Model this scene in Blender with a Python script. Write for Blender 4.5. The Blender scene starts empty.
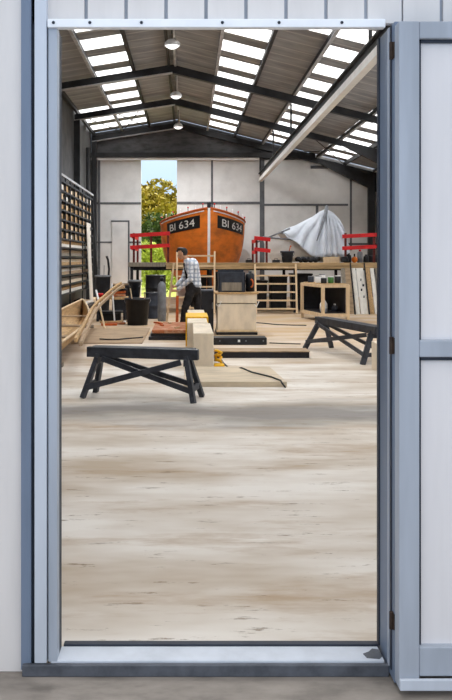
import bpy, bmesh, math, random
from mathutils import Vector, Matrix, Euler
random.seed(7)
R = random.Random(11)
C = bpy.context.scene.collection
sc = bpy.context.scene
F, CU, CV, EYE = 800.0, 188.0, 258.0, 1.5      # focal length in pixels, vanishing point, eye height

def PX(u, Y): return (u - CU) * Y / F
def PZ(v, Y): return EYE - (v - CV) * Y / F
def PT(u, v, Y): return Vector((PX(u, Y), Y, PZ(v, Y)))

# ------------------------------------------------------------------ materials
def lin(c):
    return tuple(((x / 255) / 12.92 if x / 255 <= .04045 else ((x / 255 + .055) / 1.055) ** 2.4) for x in c)
def mat(name, rgb, rough=.65, var=.16, scale=5, stretch=(1, 1, 1), metal=0., spec=.35, bump=0., second=None):
    m = bpy.data.materials.new(name); m.use_nodes = True
    nt = m.node_tree; b = nt.nodes['Principled BSDF']; L = nt.links.new
    c = lin(rgb)
    b.inputs['Roughness'].default_value = rough; b.inputs['Metallic'].default_value = metal
    b.inputs['Specular IOR Level'].default_value = spec
    if var <= 0:
        b.inputs['Base Color'].default_value = (*c, 1); return m
    tc = nt.nodes.new('ShaderNodeTexCoord'); mp = nt.nodes.new('ShaderNodeMapping')
    mp.inputs['Scale'].default_value = stretch
    nz = nt.nodes.new('ShaderNodeTexNoise'); nz.inputs['Scale'].default_value = scale
    nz.inputs['Detail'].default_value = 4; nz.inputs['Roughness'].default_value = .6
    cr = nt.nodes.new('ShaderNodeValToRGB')
    lo = lin(second) if second else tuple(x * (1 - 1.5 * var) for x in c)
    hi = tuple(min(1, x * (1 + var)) for x in c)
    cr.color_ramp.elements[0].position = .3; cr.color_ramp.elements[0].color = (*lo, 1)
    cr.color_ramp.elements[1].position = .68; cr.color_ramp.elements[1].color = (*hi, 1)
    e = cr.color_ramp.elements.new(.5); e.color = (*c, 1)
    L(tc.outputs['Object'], mp.inputs['Vector']); L(mp.outputs['Vector'], nz.inputs['Vector'])
    L(nz.outputs['Fac'], cr.inputs['Fac']); L(cr.outputs['Color'], b.inputs['Base Color'])
    if bump:
        bp = nt.nodes.new('ShaderNodeBump'); bp.inputs['Strength'].default_value = bump; bp.inputs['Distance'].default_value = .02
        L(nz.outputs['Fac'], bp.inputs['Height']); L(bp.outputs['Normal'], b.inputs['Normal'])
    return m
VS = (1, 1, .12)      # vertical streaks
M = {}
M['clad'] = mat('white_cladding', (219, 215, 213), .5, .05, 9, VS)
M['steel_blue'] = mat('steel_blue_paint', (112, 126, 147), .45, .14, 6, VS)
M['steel_mid'] = mat('grey_blue_paint', (166, 174, 186), .45, .12, 6, VS)
M['steel_light'] = mat('light_blue_grey_paint', (196, 203, 214), .45, .08, 6, VS)
M['steel_dark'] = mat('dark_slate_paint', (46, 52, 64), .6, .2, 6)
M['sill_dark'] = mat('worn_shaded_sill', (84, 88, 96), .6, .3, 9)  # darker colour for the shaded sill front and the worn patch
M['lintel'] = mat('white_lintel_paint', (240, 243, 248), .5, .04, 8)
M['door_panel'] = mat('white_door_panel', (222, 220, 222), .5, .05, 6, VS)
M['rust'] = mat('rusty_hinge', (62, 48, 40), .8, .4, 40)
M['asphalt'] = mat('outside_concrete', (138, 131, 124), .9, .22, 5, (1, 2, 1), bump=.3)
M['grey_wall'] = mat('grey_wall_panel', (212, 212, 211), .85, .09, 1.4)
M['joint'] = mat('wall_joint', (92, 94, 98), .8, .2, 4)
M['gable'] = mat('dark_gable_sheet', (84, 84, 86), .8, .3, 2.5, (1, 1, 3))
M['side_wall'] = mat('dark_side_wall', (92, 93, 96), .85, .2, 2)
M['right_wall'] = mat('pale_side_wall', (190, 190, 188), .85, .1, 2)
M['frame'] = mat('dark_frame_steel', (44, 45, 48), .55, .3, 3)
M['frame_edge'] = mat('pale_flange', (186, 188, 192), .5, .2, 4)
M['white_steel'] = mat('white_rail_paint', (232, 232, 230), .5, .06, 4)
M['black'] = mat('black_rubber', (24, 25, 30), .5, .35, 8)
M['black2'] = mat('black_painted_wood', (34, 35, 41), .5, .35, 7)
M['trestle'] = mat('charcoal_trestle', (54, 57, 65), .5, .3, 9)
M['charcoal'] = mat('charcoal_plastic', (52, 57, 68), .5, .25, 8)
M['greymetal'] = mat('grey_metal', (120, 124, 130), .5, .2, 8)
M['pine'] = mat('pale_pine', (218, 192, 156), .7, .12, 3, (3, 3, .6))
M['pine2'] = mat('cream_timber', (226, 212, 190), .7, .10, 3, (2, .6, 1))
M['tan'] = mat('tan_timber', (190, 156, 112), .75, .22, 6, (5, .7, 5))
M['tan2'] = mat('weathered_board', (170, 146, 118), .8, .24, 5, (.8, 4, 4))
M['tan3'] = mat('pale_tan_board', (204, 188, 164), .8, .14, 3, (.8, 3, 3))
M['plank_edge'] = mat('worn_deck_edge', (176, 148, 108), .8, .3, 3, (.6, 4, 6))
M['brown'] = mat('red_brown_wood', (170, 104, 66), .75, .3, 6, second=(205, 170, 140))
M['orange_wood'] = mat('orange_wood', (192, 92, 40), .7, .25, 6, (3, 3, 1))
M['greyboard'] = mat('grey_board', (140, 131, 118), .8, .22, 5, (5, 5, .5))
M['whiteboard'] = mat('white_board', (232, 228, 220), .7, .08, 5, (4, 4, .5))
M['white'] = mat('white_plastic', (235, 235, 236), .5, .05, 6)
M['tarp'] = mat('white_blue_tarpaulin', (212, 218, 228), .55, .10, 2.2)
M['hullwhite'] = mat('white_hull', (226, 226, 224), .5, .07, 3)
M['red'] = mat('red_paint', (206, 30, 34), .5, .15, 6)
M['darkred'] = mat('dark_red_post', (96, 34, 30), .6, .3, 8)
M['orange'] = mat('orange_hull_paint', (222, 120, 38), .6, .18, 1.6, (1, 1, 2), second=(178, 96, 36))
M['boatin'] = mat('boat_deck_paint', (150, 110, 70), .7, .2, 3)
M['band'] = mat('black_number_band', (22, 22, 24), .5, .3, 6)
M['letter'] = mat('white_lettering', (226, 226, 222), .6, .05, 6)
M['yellow'] = mat('yellow_webbing', (236, 182, 22), .6, .14, 16)
M['green'] = mat('green_glass', (70, 120, 60), .3, .2, 10)
M['skin'] = mat('skin', (206, 158, 128), .55, .06, 9)
M['hair'] = mat('dark_hair', (30, 26, 26), .6, .3, 40)
M['trouser'] = mat('dark_trousers', (38, 36, 38), .8, .3, 7)
M['apron'] = mat('black_vest', (26, 27, 31), .8, .2, 7)
M['boot'] = mat('brown_boots', (50, 42, 38), .6, .2, 12)
M['bark'] = mat('bark', (84, 68, 50), .9, .3, 6)
M['grass'] = mat('meadow_grass', (150, 160, 70), .9, .3, 2)
M['leaf_yellow'] = mat('olive_yellow_leaves', (158, 140, 38), .6, .35, 1.6, second=(120, 116, 30))
M['leaf_green'] = mat('dark_green_leaves', (72, 92, 34), .6, .45, 1.6)
M['leaf_lime'] = mat('lime_leaves', (176, 190, 70), .6, .3, 1.6)

def nodes_of(name):
    m = bpy.data.materials.new(name); m.use_nodes = True
    return m, m.node_tree, m.node_tree.nodes['Principled BSDF']
def N(nt, t, **kw):
    n = nt.nodes.new(t)
    for k, v in kw.items():
        if k.startswith('_'): n.inputs[k[1:].replace('_', ' ')].default_value = v
        else: setattr(n, k, v)
    return n
def ramp(nt, src, p0, c0, p1, c1):
    r = nt.nodes.new('ShaderNodeValToRGB'); e = r.color_ramp.elements
    e[0].position = p0; e[0].color = (*c0, 1); e[1].position = p1; e[1].color = (*c1, 1)
    nt.links.new(src, r.inputs['Fac']); return r
def mixc(nt, fac, a, b):
    m = nt.nodes.new('ShaderNodeMix'); m.data_type = 'RGBA'
    nt.links.new(fac, m.inputs['Factor'])
    for s, k in ((a, 6), (b, 7)):
        if isinstance(s, tuple): m.inputs[k].default_value = (*s, 1)
        else: nt.links.new(s, m.inputs[k])
    return m.outputs[2]

# concrete floor: beige, streaked across, a grey band and brown scuffs
m, nt, b = nodes_of('stained_concrete_floor'); M['floor'] = m
tc = N(nt, 'ShaderNodeTexCoord')
def noise(scale, stretch, detail=4, rough=.6):
    mp = N(nt, 'ShaderNodeMapping'); mp.inputs['Scale'].default_value = stretch
    nt.links.new(tc.outputs['Object'], mp.inputs['Vector'])
    n = N(nt, 'ShaderNodeTexNoise', _Scale=scale, _Detail=detail, _Roughness=rough)
    nt.links.new(mp.outputs['Vector'], n.inputs['Vector']); return n.outputs['Fac']
base = ramp(nt, noise(1.0, (.55, 1.5, 1)), .32, lin((186, 170, 150)), .64, lin((230, 225, 218))).outputs['Color']
tanm = ramp(nt, noise(1.3, (.4, 1.7, 1), 6, .7), .53, (0, 0, 0), .68, (.75, .75, .75)).outputs['Color']
col = mixc(nt, tanm, base, lin((172, 146, 116)))
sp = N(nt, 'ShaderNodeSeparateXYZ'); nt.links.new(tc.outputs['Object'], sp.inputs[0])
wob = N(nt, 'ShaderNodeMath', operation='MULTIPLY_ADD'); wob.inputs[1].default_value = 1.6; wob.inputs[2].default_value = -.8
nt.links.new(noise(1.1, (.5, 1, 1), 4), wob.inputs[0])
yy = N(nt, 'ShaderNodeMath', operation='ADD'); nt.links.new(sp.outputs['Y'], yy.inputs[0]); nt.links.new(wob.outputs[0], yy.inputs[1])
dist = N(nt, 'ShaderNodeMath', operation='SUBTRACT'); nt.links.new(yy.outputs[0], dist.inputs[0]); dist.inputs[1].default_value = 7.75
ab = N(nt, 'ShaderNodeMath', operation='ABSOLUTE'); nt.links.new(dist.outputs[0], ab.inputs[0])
grey_band = ramp(nt, ab.outputs[0],   .12, (.85, .85, .85), .75, (0, 0, 0)).outputs['Color']
col = mixc(nt, grey_band, col, lin((128, 124, 121)))
sc1 = ramp(nt, noise(4.2, (.6, 3.2, 1), 7, .8), .595, (0, 0, 0), .64, (.85, .85, .85)).outputs['Color']
col = mixc(nt, sc1, col, lin((126, 108, 86)))
yr = N(nt, 'ShaderNodeMapRange'); yr.inputs['From Min'].default_value = 10.5; yr.inputs['From Max'].default_value = 16; nt.links.new(yy.outputs[0], yr.inputs['Value'])
sd_ = N(nt, 'ShaderNodeMath', operation='MULTIPLY'); nt.links.new(yr.outputs[0], sd_.inputs[0]); nt.links.new(ramp(nt, noise(1.4, (.6, 1, 1), 5), .3, (.35, .35, .35), .6, (.9, .9, .9)).outputs['Color'], sd_.inputs[1])
col = mixc(nt, sd_.outputs[0], col, lin((196, 164, 124)))
nt.links.new(col, b.inputs['Base Color']); b.inputs['Roughness'].default_value = .75; b.inputs['Specular IOR Level'].default_value = .25

# roof sheets: dark brown-grey with pale lap lines across
m, nt, b = nodes_of('brown_grey_roof_sheet'); M['roof'] = m
tc = N(nt, 'ShaderNodeTexCoord'); sp = N(nt, 'ShaderNodeSeparateXYZ'); nt.links.new(tc.outputs['Object'], sp.inputs[0])
fr = N(nt, 'ShaderNodeMath', operation='MULTIPLY'); nt.links.new(sp.outputs['Y'], fr.inputs[0]); fr.inputs[1].default_value = 1 / .62
fc = N(nt, 'ShaderNodeMath', operation='FRACT'); nt.links.new(fr.outputs[0], fc.inputs[0])
ln = ramp(nt, fc.outputs[0], .86, (0, 0, 0), .95, (.55, .55, .55)).outputs['Color']
bs = ramp(nt, noise(1.2, (1, 2.5, 1)), .35, lin((138, 141, 146)), .65, lin((168, 171, 176))).outputs['Color']
nt.links.new(mixc(nt, ln, bs, lin((215, 213, 211))), b.inputs['Base Color']); b.inputs['Roughness'].default_value = .7

# translucent skylight sheet
m = bpy.data.materials.new('translucent_skylight'); m.use_nodes = True; nt = m.node_tree; M['sky'] = m
nt.nodes.remove(nt.nodes['Principled BSDF'])
t1 = N(nt, 'ShaderNodeBsdfTranslucent'); t1.inputs['Color'].default_value = (.93, .94, .95, 1)
d1 = N(nt, 'ShaderNodeBsdfDiffuse'); d1.inputs['Color'].default_value = (.85, .86, .87, 1)
ms = N(nt, 'ShaderNodeMixShader'); ms.inputs[0].default_value = .15
nt.links.new(t1.outputs[0], ms.inputs[1]); nt.links.new(d1.outputs[0], ms.inputs[2])
nt.links.new(ms.outputs[0], nt.nodes['Material Output'].inputs['Surface'])

# lit lamp glass
m, nt, b = nodes_of('lit_lamp_diffuser'); M['lamp'] = m
b.inputs['Base Color'].default_value = (.9, .9, .9, 1); b.inputs['Emission Color'].default_value = (.95, .97, 1, 1); b.inputs['Emission Strength'].default_value = 1.5

# checked shirt
m, nt, b = nodes_of('pale_checked_shirt'); M['shirt'] = m
tc = N(nt, 'ShaderNodeTexCoord')
fs = []
for ax in ('X', 'Z'):
    w = N(nt, 'ShaderNodeTexWave', wave_type='BANDS', bands_direction=ax, _Scale=3.6, _Distortion=2.0)
    w.inputs['Detail Scale'].default_value = 3
    nt.links.new(tc.outputs['Object'], w.inputs['Vector'])
    fs.append(ramp(nt, w.outputs['Fac'], .55, (0, 0, 0), .85, (.75, .75, .75)).outputs['Color'])
c1 = mixc(nt, fs[0], lin((236, 238, 242)), lin((150, 164, 186)))
c2 = mixc(nt, fs[1], c1, lin((150, 162, 182)))
nt.links.new(c2, b.inputs['Base Color']); b.inputs['Roughness'].default_value = .85

# ------------------------------------------------------------------ mesh helpers
class MB:
    def __init__(s): s.v = []; s.f = []; s.m = []
    def add(s, vs, fs, mi=0):
        o = len(s.v); s.v += [Vector(p) for p in vs]
        for q in fs: s.f.append([i + o for i in q]); s.m.append(mi)
        return s
    def box(s, x0, x1, y0, y1, z0, z1, mi=0):
        return s.add([(x0, y0, z0), (x1, y0, z0), (x1, y1, z0), (x0, y1, z0), (x0, y0, z1), (x1, y0, z1), (x1, y1, z1), (x0, y1, z1)],
                     [(3, 2, 1, 0), (4, 5, 6, 7), (0, 1, 5, 4), (1, 2, 6, 5), (2, 3, 7, 6), (3, 0, 4, 7)], mi)
    def beam(s, p0, p1, w, h, up=(0, 0, 1), mi=0):
        p0, p1 = Vector(p0), Vector(p1); d = (p1 - p0).normalized(); up = Vector(up)
        if abs(d.dot(up)) > .999: up = Vector((0, 1, 0))
        sx = d.cross(up).normalized() * (w / 2); uz = sx.cross(d).normalized() * (h / 2)
        vs = []
        for p in (p0, p1): vs += [p - sx - uz, p + sx - uz, p + sx + uz, p - sx + uz]
        return s.add(vs, [(0, 3, 2, 1), (4, 5, 6, 7), (0, 1, 5, 4), (1, 2, 6, 5), (2, 3, 7, 6), (3, 0, 4, 7)][:0] or
                     [(0, 1, 2, 3), (7, 6, 5, 4), (4, 5, 1, 0), (5, 6, 2, 1), (6, 7, 3, 2), (7, 4, 0, 3)], mi)
    def tube(s, pts, r, n=8, mi=0):
        pts = [Vector(p) for p in pts]; rs = r if isinstance(r, (list, tuple)) else [r] * len(pts)
        vs = []; prev = None
        for i, p in enumerate(pts):
            d = (pts[min(i + 1, len(pts) - 1)] - pts[max(i - 1, 0)]).normalized()
            if prev is None:
                a = Vector((0, 0, 1)) if abs(d.z) < .9 else Vector((1, 0, 0))
                prev = d.cross(a).normalized()
            x = (prev - d * prev.dot(d)).normalized(); y = d.cross(x); prev = x
            vs += [p + (x * math.cos(2 * math.pi * k / n) + y * math.sin(2 * math.pi * k / n)) * rs[i] for k in range(n)]
        fs = []
        for i in range(len(pts) - 1):
            for k in range(n):
                a, b_ = i * n + k, i * n + (k + 1) % n
                fs.append((a, b_, b_ + n, a + n))
        fs.append(tuple(range(n))[::-1]); fs.append(tuple((len(pts) - 1) * n + k for k in range(n)))
        return s.add(vs, fs, mi)
    def lathe(s, prof, c, n=20, mi=0, mtx=None, caps=True):
        c = Vector(c); vs = []
        for r, z in prof:
            for k in range(n):
                a = 2 * math.pi * k / n; p = Vector((r * math.cos(a), r * math.sin(a), z))
                vs.append(c + (mtx @ p if mtx else p))
        fs = []
        for i in range(len(prof) - 1):
            for k in range(n):
                a, b_ = i * n + k, i * n + (k + 1) % n
                fs.append((a, b_, b_ + n, a + n))
        if caps and prof[0][0] > 2e-4: fs.append(tuple(range(n))[::-1])
        if caps and prof[-1][0] > 2e-4: fs.append(tuple((len(prof) - 1) * n + k for k in range(n)))
        return s.add(vs, fs, mi)
    def ball(s, c, r, n=14, mi=0, mtx=None):
        if not isinstance(r, (tuple, list)): r = (r, r, r)
        S = Matrix.Diagonal(r); mt = (mtx @ S) if mtx else S
        k = n // 2
        prof = [(max(1e-4, math.sin(math.pi * i / k)), -math.cos(math.pi * i / k)) for i in range(k + 1)]
        return s.lathe(prof, c, n, mi, mt)
    def prism(s, poly, axis, a0, a1, mi=0):
        def mk(p, a): return {'x': (a, p[0], p[1]), 'y': (p[0], a, p[1]), 'z': (p[0], p[1], a)}[axis]
        n = len(poly)
        return s.add([mk(p, a0) for p in poly] + [mk(p, a1) for p in poly],
                     [tuple(range(n))[::-1], tuple(range(n, 2 * n))] + [(i, (i + 1) % n, n + (i + 1) % n, n + i) for i in range(n)], mi)
    def grid(s, P, mi=0, close=False):
        nu, nv = len(P), len(P[0]); vs = [p for row in P for p in row]; fs = []
        for i in range(nu - 1):
            for j in range(nv - (0 if close else 1)):
                j2 = (j + 1) % nv
                fs.append((i * nv + j, (i + 1) * nv + j, (i + 1) * nv + j2, i * nv + j2))
        return s.add(vs, fs, mi)
    def build(s, name, mats, parent=None, smooth=False, bevel=0, recalc=True):
        me = bpy.data.meshes.new(name)
        me.from_pydata([tuple(p) for p in s.v], [], s.f)
        for mm in (mats if isinstance(mats, (list, tuple)) else [mats]):
            me.materials.append(M[mm] if isinstance(mm, str) else mm)
        me.polygons.foreach_set('material_index', s.m)
        if recalc:
            bm = bmesh.new(); bm.from_mesh(me); bmesh.ops.recalc_face_normals(bm, faces=bm.faces); bm.to_mesh(me); bm.free()
        if smooth:
            me.polygons.foreach_set('use_smooth', [True] * len(me.polygons))
        o = bpy.data.objects.new(name, me); C.objects.link(o)
        if smooth == 'auto':
            pass
        if bevel:
            md = o.modifiers.new('edge', 'BEVEL'); md.width = bevel; md.segments = 2; md.limit_method = 'ANGLE'
        if parent is not None: attach(o, parent)
        return o
def attach(o, parent):
    o.parent = parent
    o.matrix_parent_inverse = world(parent).inverted()
def world(o):
    mtx = Matrix.LocRotScale(o.location, o.rotation_euler, o.scale)
    return (world(o.parent) @ o.matrix_parent_inverse @ mtx) if o.parent else mtx
def tag(o, label, cat, group=None, kind=None):
    o['label'] = label; o['category'] = cat
    if group: o['group'] = group
    if kind: o['kind'] = kind
    return o
def thing(name, label, cat, loc=(0, 0, 0), group=None):
    o = bpy.data.objects.new(name, None); C.objects.link(o); o.location = loc; o.empty_display_size = .2
    return tag(o, label, cat, group)
def struct(o, label=None):
    o['kind'] = 'structure'
    if label: o['label'] = label
    return o
def box(name, m_, x0, x1, y0, y1, z0, z1, parent=None, bevel=.004):
    return MB().box(x0, x1, y0, y1, z0, z1).build(name, m_, parent, bevel=bevel)
ORD = ['first', 'second', 'third', 'fourth', 'fifth', 'sixth', 'seventh', 'eighth', 'ninth', 'tenth']

# ------------------------------------------------------------------ shed shell
XL, XR, YF, YB = -3.75, 7.3, 2.93, 31.0
XRIDGE, ZRIDGE = -.42, 6.86
def roof(x): return ZRIDGE - (.16 * (XRIDGE - x) if x < XRIDGE else .25 * (x - XRIDGE))
# ground and floor
g = MB().box(-9, 12, -3, YF + .03, -.2, -.015); struct(g.build('ground', 'asphalt'), 'grey worn concrete apron outside the doorway')
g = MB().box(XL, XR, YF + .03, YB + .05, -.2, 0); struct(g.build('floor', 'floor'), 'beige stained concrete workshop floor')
g = MB().box(-40, 40, YB + .05, 90, -.2, -.02); struct(g.build('meadow', 'grass'), 'grassy ground outside the back opening')
# front wall: flat sheet beside the door, ribbed sheets over and beyond it
s0 = YF / F
x_door_l, x_door_r, z_lint = -.47, .728, 2.335
w = MB()
w.prism([(XL, -.014), (-.60, -.014), (-.60, roof(-.6)), (XL, roof(XL))], 'y', YF, YF + .03)
def ribbed(mb, xa, xb, z0, pitch=.1465, gw=.013, gd=.014):
    x = xa
    while x < xb - 1e-4:
        xe = min(x + pitch, xb)
        mb.prism([(x + gw / 2, z0), (xe - gw / 2, z0), (xe - gw / 2, roof(xe)), (x + gw / 2, roof(x))], 'y', YF, YF + .03)
        mb.prism([(xe - gw / 2, z0), (min(xe + gw / 2, xb), z0), (min(xe + gw / 2, xb), roof(xe)), (xe - gw / 2, roof(xe))], 'y', YF + gd, YF + .03, 1)
        x = xe
ribbed(w, -.6, -.52, 2.36); ribbed(w, -.52, .7885, 2.36)
ribbed(w, .782, XR, -.01)
struct(w.build('wall_front', ['clad', 'steel_mid']), 'white sheet metal shed wall around the doorway')
# side walls
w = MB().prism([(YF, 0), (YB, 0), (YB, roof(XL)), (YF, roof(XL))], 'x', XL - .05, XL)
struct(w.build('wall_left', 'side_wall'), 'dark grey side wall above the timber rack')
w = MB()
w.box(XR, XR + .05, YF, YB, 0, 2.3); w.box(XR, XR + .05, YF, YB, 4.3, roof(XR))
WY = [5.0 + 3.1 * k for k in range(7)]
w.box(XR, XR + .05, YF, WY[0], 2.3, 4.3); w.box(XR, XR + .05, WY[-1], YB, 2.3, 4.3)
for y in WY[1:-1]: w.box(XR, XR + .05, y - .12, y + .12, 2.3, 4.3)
struct(w.build('wall_right', 'right_wall'), 'pale side wall with an added unseen band of translucent panes')
for k in range(6):  # unseen translucent band, added to brighten the boat's right side
    q = MB().add([(XR + .03, WY[k], 2.3), (XR + .03, WY[k + 1], 2.3), (XR + .03, WY[k + 1], 4.3), (XR + .03, WY[k], 4.3)], [(0, 1, 2, 3)])
    struct(q.build('fill_pane_%d' % (k + 1), 'sky', recalc=False), 'unseen translucent pane added for light')
# back wall with tall opening, joint lines, dark gable
OX0, OX1, OZ = -1.82, -.43, 5.3
w = MB()
w.box(XL, OX0, YB, YB + .12, 0, OZ); w.prism([(OX1, 0), (XR, 0), (XR, roof(XR)), (4.9, roof(4.9)), (4.9, OZ), (OX1, OZ)], 'y', YB, YB + .12)
J = lambda x0, x1, z0, z1: w.box(x0, x1, YB - .02, YB + .005, z0, z1, 1)
J(XL, OX0, 3.58, 3.66); J(XL, OX0, 2.08, 2.14); J(-3.50, -3.40, 0, OZ)
J(.89, .97, 2.4, OZ); J(OX1, 2.82, 3.58, 3.68); J(2.78, 2.96, 0, OZ + .2)
J(2.96, 6.2, 3.52, 3.60); J(4.95, 5.05, 2.0, 3.52); J(2.96, 4.2, 2.05, 2.13); J(6.27, 6.35, 1.8, 4.75); J(4.6, XR, 2.0, 2.08)
J(4.75, 5.6, 4.96, 5.08)
struct(w.build('wall_back', ['grey_wall', 'joint']), 'grey panelled back wall with a tall open bay')
d2 = MB(); dx0, dx1 = PX(112, YB), PX(128, YB)
d2.box(dx0, dx1, YB - .05, YB - .025, .02, PZ(222, YB))
d2 = struct(d2.build('door_2', 'grey_wall'), 'small grey wicket door in the back wall')
q = MB()
q.box(dx0 - .03, dx1 + .06, YB - .06, YB - .02, PZ(222, YB), PZ(222, YB) + .06); q.box(dx1, dx1 + .06, YB - .06, YB - .02, 0, PZ(222, YB))
q.build('door_frame', 'joint', d2)
w = MB().prism([(XL, OZ), (4.9, OZ), (4.9, roof(4.9)), (XRIDGE, ZRIDGE), (XL, roof(XL))], 'y', YB + .01, YB + .12)
w.box(-1.6 - .04, -1.6 + .04, YB - .02, YB + .02, OZ, 6.5)
struct(w.build('wall_gable', 'gable'), 'dark grey sheeted gable over the back wall')
w = MB().box(XL, 2.75, YB - .14, YB - .03, OZ - .02, OZ + .07)
struct(w.build('trim_1', 'white_steel'), 'white eaves rail along the back wall')
w = MB().box(XL, 4.9, YB - .2, YB - .03, OZ + .07, OZ + .26)
struct(w.build('trim_2', 'frame'), 'dark steel beam over the white eaves rail')

# roof: sheets, skylights, purlins, portal frames
FRAMES = [7.5, 12.2, 21.6, 26.1, 30.85]
PUR_L = [-3.6, -2.52, -1.47]; PUR_R = [.75, 1.80, 2.88, 3.95, 5.0, 6.05, 7.2]
cols = [(XL, -2.52), (-2.52, -1.47), (-1.47, XRIDGE), (XRIDGE, .75), (.75, 1.8), (1.8, 2.88), (2.88, 3.95), (3.95, 5.0), (5.0, 6.05), (6.05, XR)]
P0 = 1.5567
sheets = MB(); n_sky = 0
def is_sky(ci, k, y):
    if y < 15.8: return ci in (0, 1, 4, 5, 6, 8, 7) and y > 4.2  # front bays get extra unseen skylight columns, added for light
    if ci in (1, 4, 6): return True
    if ci == 8: return y > 20
    if ci == 0: return y > 25.5
    return False
def quad(mb, xa, xb, ya, yb):
    mb.add([(xa, ya, roof(xa)), (xb, ya, roof(xb)), (xb, yb, roof(xb)), (xa, yb, roof(xa))], [(0, 1, 2, 3)])
nk = int(round((YB + .12 - YF) / P0))
for ci, (xa, xb) in enumerate(cols):
    for k in range(nk):
        ya = YF + k * P0; yb = min(ya + P0, YB + .12)
        if is_sky(ci, k, ya):
            ym = ya + .90
            q = MB(); quad(q, xa, xb, ya, ym)
            o = struct(q.build('skylight', 'sky', recalc=False), 'translucent white skylight sheet in the roof'); o['group'] = 'roof skylights'; n_sky += 1
            quad(sheets, xa, xb, ym, yb)
        else:
            quad(sheets, xa, xb, ya, yb)
struct(sheets.build('ceiling', 'roof', recalc=False), 'brown grey sheeted shed roof with pale lap lines')
for i, x in enumerate(PUR_L + PUR_R):
    q = MB(); q.box(x - .03, x + .03, YF + .05, YB, roof(x) - .15, roof(x) - .03)
    q.box(x - .04, x + .04, YF + .05, YB, roof(x) - .165, roof(x) - .15, 1)
    struct(q.build('roof_beam', ['frame', 'frame_edge' if i % 2 else 'frame']))
q = MB(); q.box(XRIDGE - .13, XRIDGE - .07, YF + .05, YB, ZRIDGE - .2, ZRIDGE - .05); q.box(XRIDGE + .05, XRIDGE + .11, YF + .05, YB, ZRIDGE - .2, ZRIDGE - .05, 1)
struct(q.build('ridge_beam', ['frame', 'frame_edge']))
def raf(x, d): return roof(x) - d
for i, y in enumerate(FRAMES):
    q = MB()
    t, h = .15, .33
    hx = 5.0
    q.prism([(XL + .05, raf(XL, h)), (XRIDGE, raf(XRIDGE, h + .02)), (hx, raf(hx, h)), (XR - .05, raf(XR, h + .55)), (XR - .05, raf(XR, t)), (XRIDGE, raf(XRIDGE, t)), (XL + .05, raf(XL, t))], 'y', y - .06, y + .06)
    fl = .025
    q.prism([(XL + .05, raf(XL, h + fl)), (XRIDGE, raf(XRIDGE, h + .02 + fl)), (XRIDGE, raf(XRIDGE, h + .02)), (XL + .05, raf(XL, h))], 'y', y - .085, y + .085, 1)
    q.prism([(XRIDGE, raf(XRIDGE, h + .02 + fl)), (hx, raf(hx, h + fl)), (hx, raf(hx, h)), (XRIDGE, raf(XRIDGE, h + .02))], 'y', y - .085, y + .085, 0)
    q.box(XL + .03, XL + .23, y - .07, y + .07, 0, raf(XL, h)); q.box(XR - .36, XR - .1, y - .09, y + .09, 0, raf(XR, h + .3))
    struct(q.build('portal_frame_beam', ['frame', 'frame_edge']), 'dark steel portal frame with pale edge')
# wind bracing in the last bay
for (xa, xb, ya, yb) in ((-2.5, -1.5, 26.3, 30.6), (-1.5, -2.5, 26.3, 30.6), (-3.5, -2.5, 26.3, 30.6), (4.0, 6.0, 26.3, 30.6), (6.0, 4.0, 26.3, 30.6), (2.9, 3.9, 26.3, 30.6)):
    struct(MB().tube([(xa, ya, roof(xa) - .2), (xb, yb, roof(xb) - .2)], .016, 6).build('roof_brace_beam', 'frame'))
# hanging white runway rail
q = MB(); q.box(2.715, 2.845, 4.2, 30.75, 4.43, 4.56, 1); q.box(2.76, 2.80, 4.2, 30.75, 4.56, 4.72, 0); q.box(2.70, 2.86, 4.2, 30.75, 4.72, 4.75, 0)
for y in FRAMES: q.box(2.755, 2.805, y - .03, y + .03, 4.75, raf(2.78, .4))
struct(q.build('runway_beam', ['frame', 'white_steel']), 'white hanging runway rail under the roof')
# dark downpipe by the corner
struct(MB().tube([(XL + .12, 29.0, 0), (XL + .12, 29.0, 5.5)], .07, 10).build('downpipe_trim', 'frame'), 'dark downpipe on the side wall')

# ------------------------------------------------------------------ doorway: frame, sill, leaf
def bar(name, m_, x0, x1, y0, y1, z0, z1, label=None, bev=.003):
    return struct(box(name, m_, x0, x1, y0, y1, z0, z1, bevel=bev), label)
ZT = 3.2
bar('trim_3', 'steel_blue', -.608, -.571, YF - .02, YF + .06, .0, ZT, 'steel blue cover strip beside the doorway')
bar('trim_4', 'steel_dark', -.575, -.555, YF + .0, YF + .07, .0, ZT, 'dark gap between the door post strips')
bar('trim_5', 'steel_light', -.557, -.513, YF - .03, YF + .06, .03, ZT, 'pale blue grey door post')
bar('trim_6', 'steel_dark', -.515, -.507, YF - .005, YF + .07, .03, 2.36)
bar('trim_7', 'steel_mid', -.509, -.4755, YF - .02, YF + .03, .03, 2.34, 'grey blue inner door jamb')
bar('trim_8', 'steel_dark', -.484, -.4765, YF - .01, YF + .09, .03, 2.335)
o = bar('trim_9', 'lintel', -.509, .715, YF - .035, YF + .0, z_lint, 2.366, 'white lintel bar over the doorway')
q = MB()
for u in (55, 91, 142, 222, 278, 340): q.ball((PX(u, YF), YF - .036, 2.352), .006, 8)
q.build('bolt', 'steel_dark', o)
o = bar('sill', 'steel_light', -.50, .715, YF - .02, YF + .09, .0, .035, 'pale steel door sill')
bar('trim_10', 'sill_dark', -.600, .727, YF - .04, YF - .021, -.014, .028, 'front face of the door sill, shade put into its colour')  # front face of the sill metal, coloured darker as its shade
bar('trim_11', 'steel_dark', -.47, .72, YF + .09, YF + .12, .0, .042)
q = MB(); q.prism([(.655, YF + .0), (.70, YF - .008), (.713, YF + .01), (.712, YF + .06), (.69, YF + .068), (.672, YF + .045), (.648, YF + .03)], 'z', .035, .037); q.build('worn_patch', 'sill_dark', o)
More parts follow.
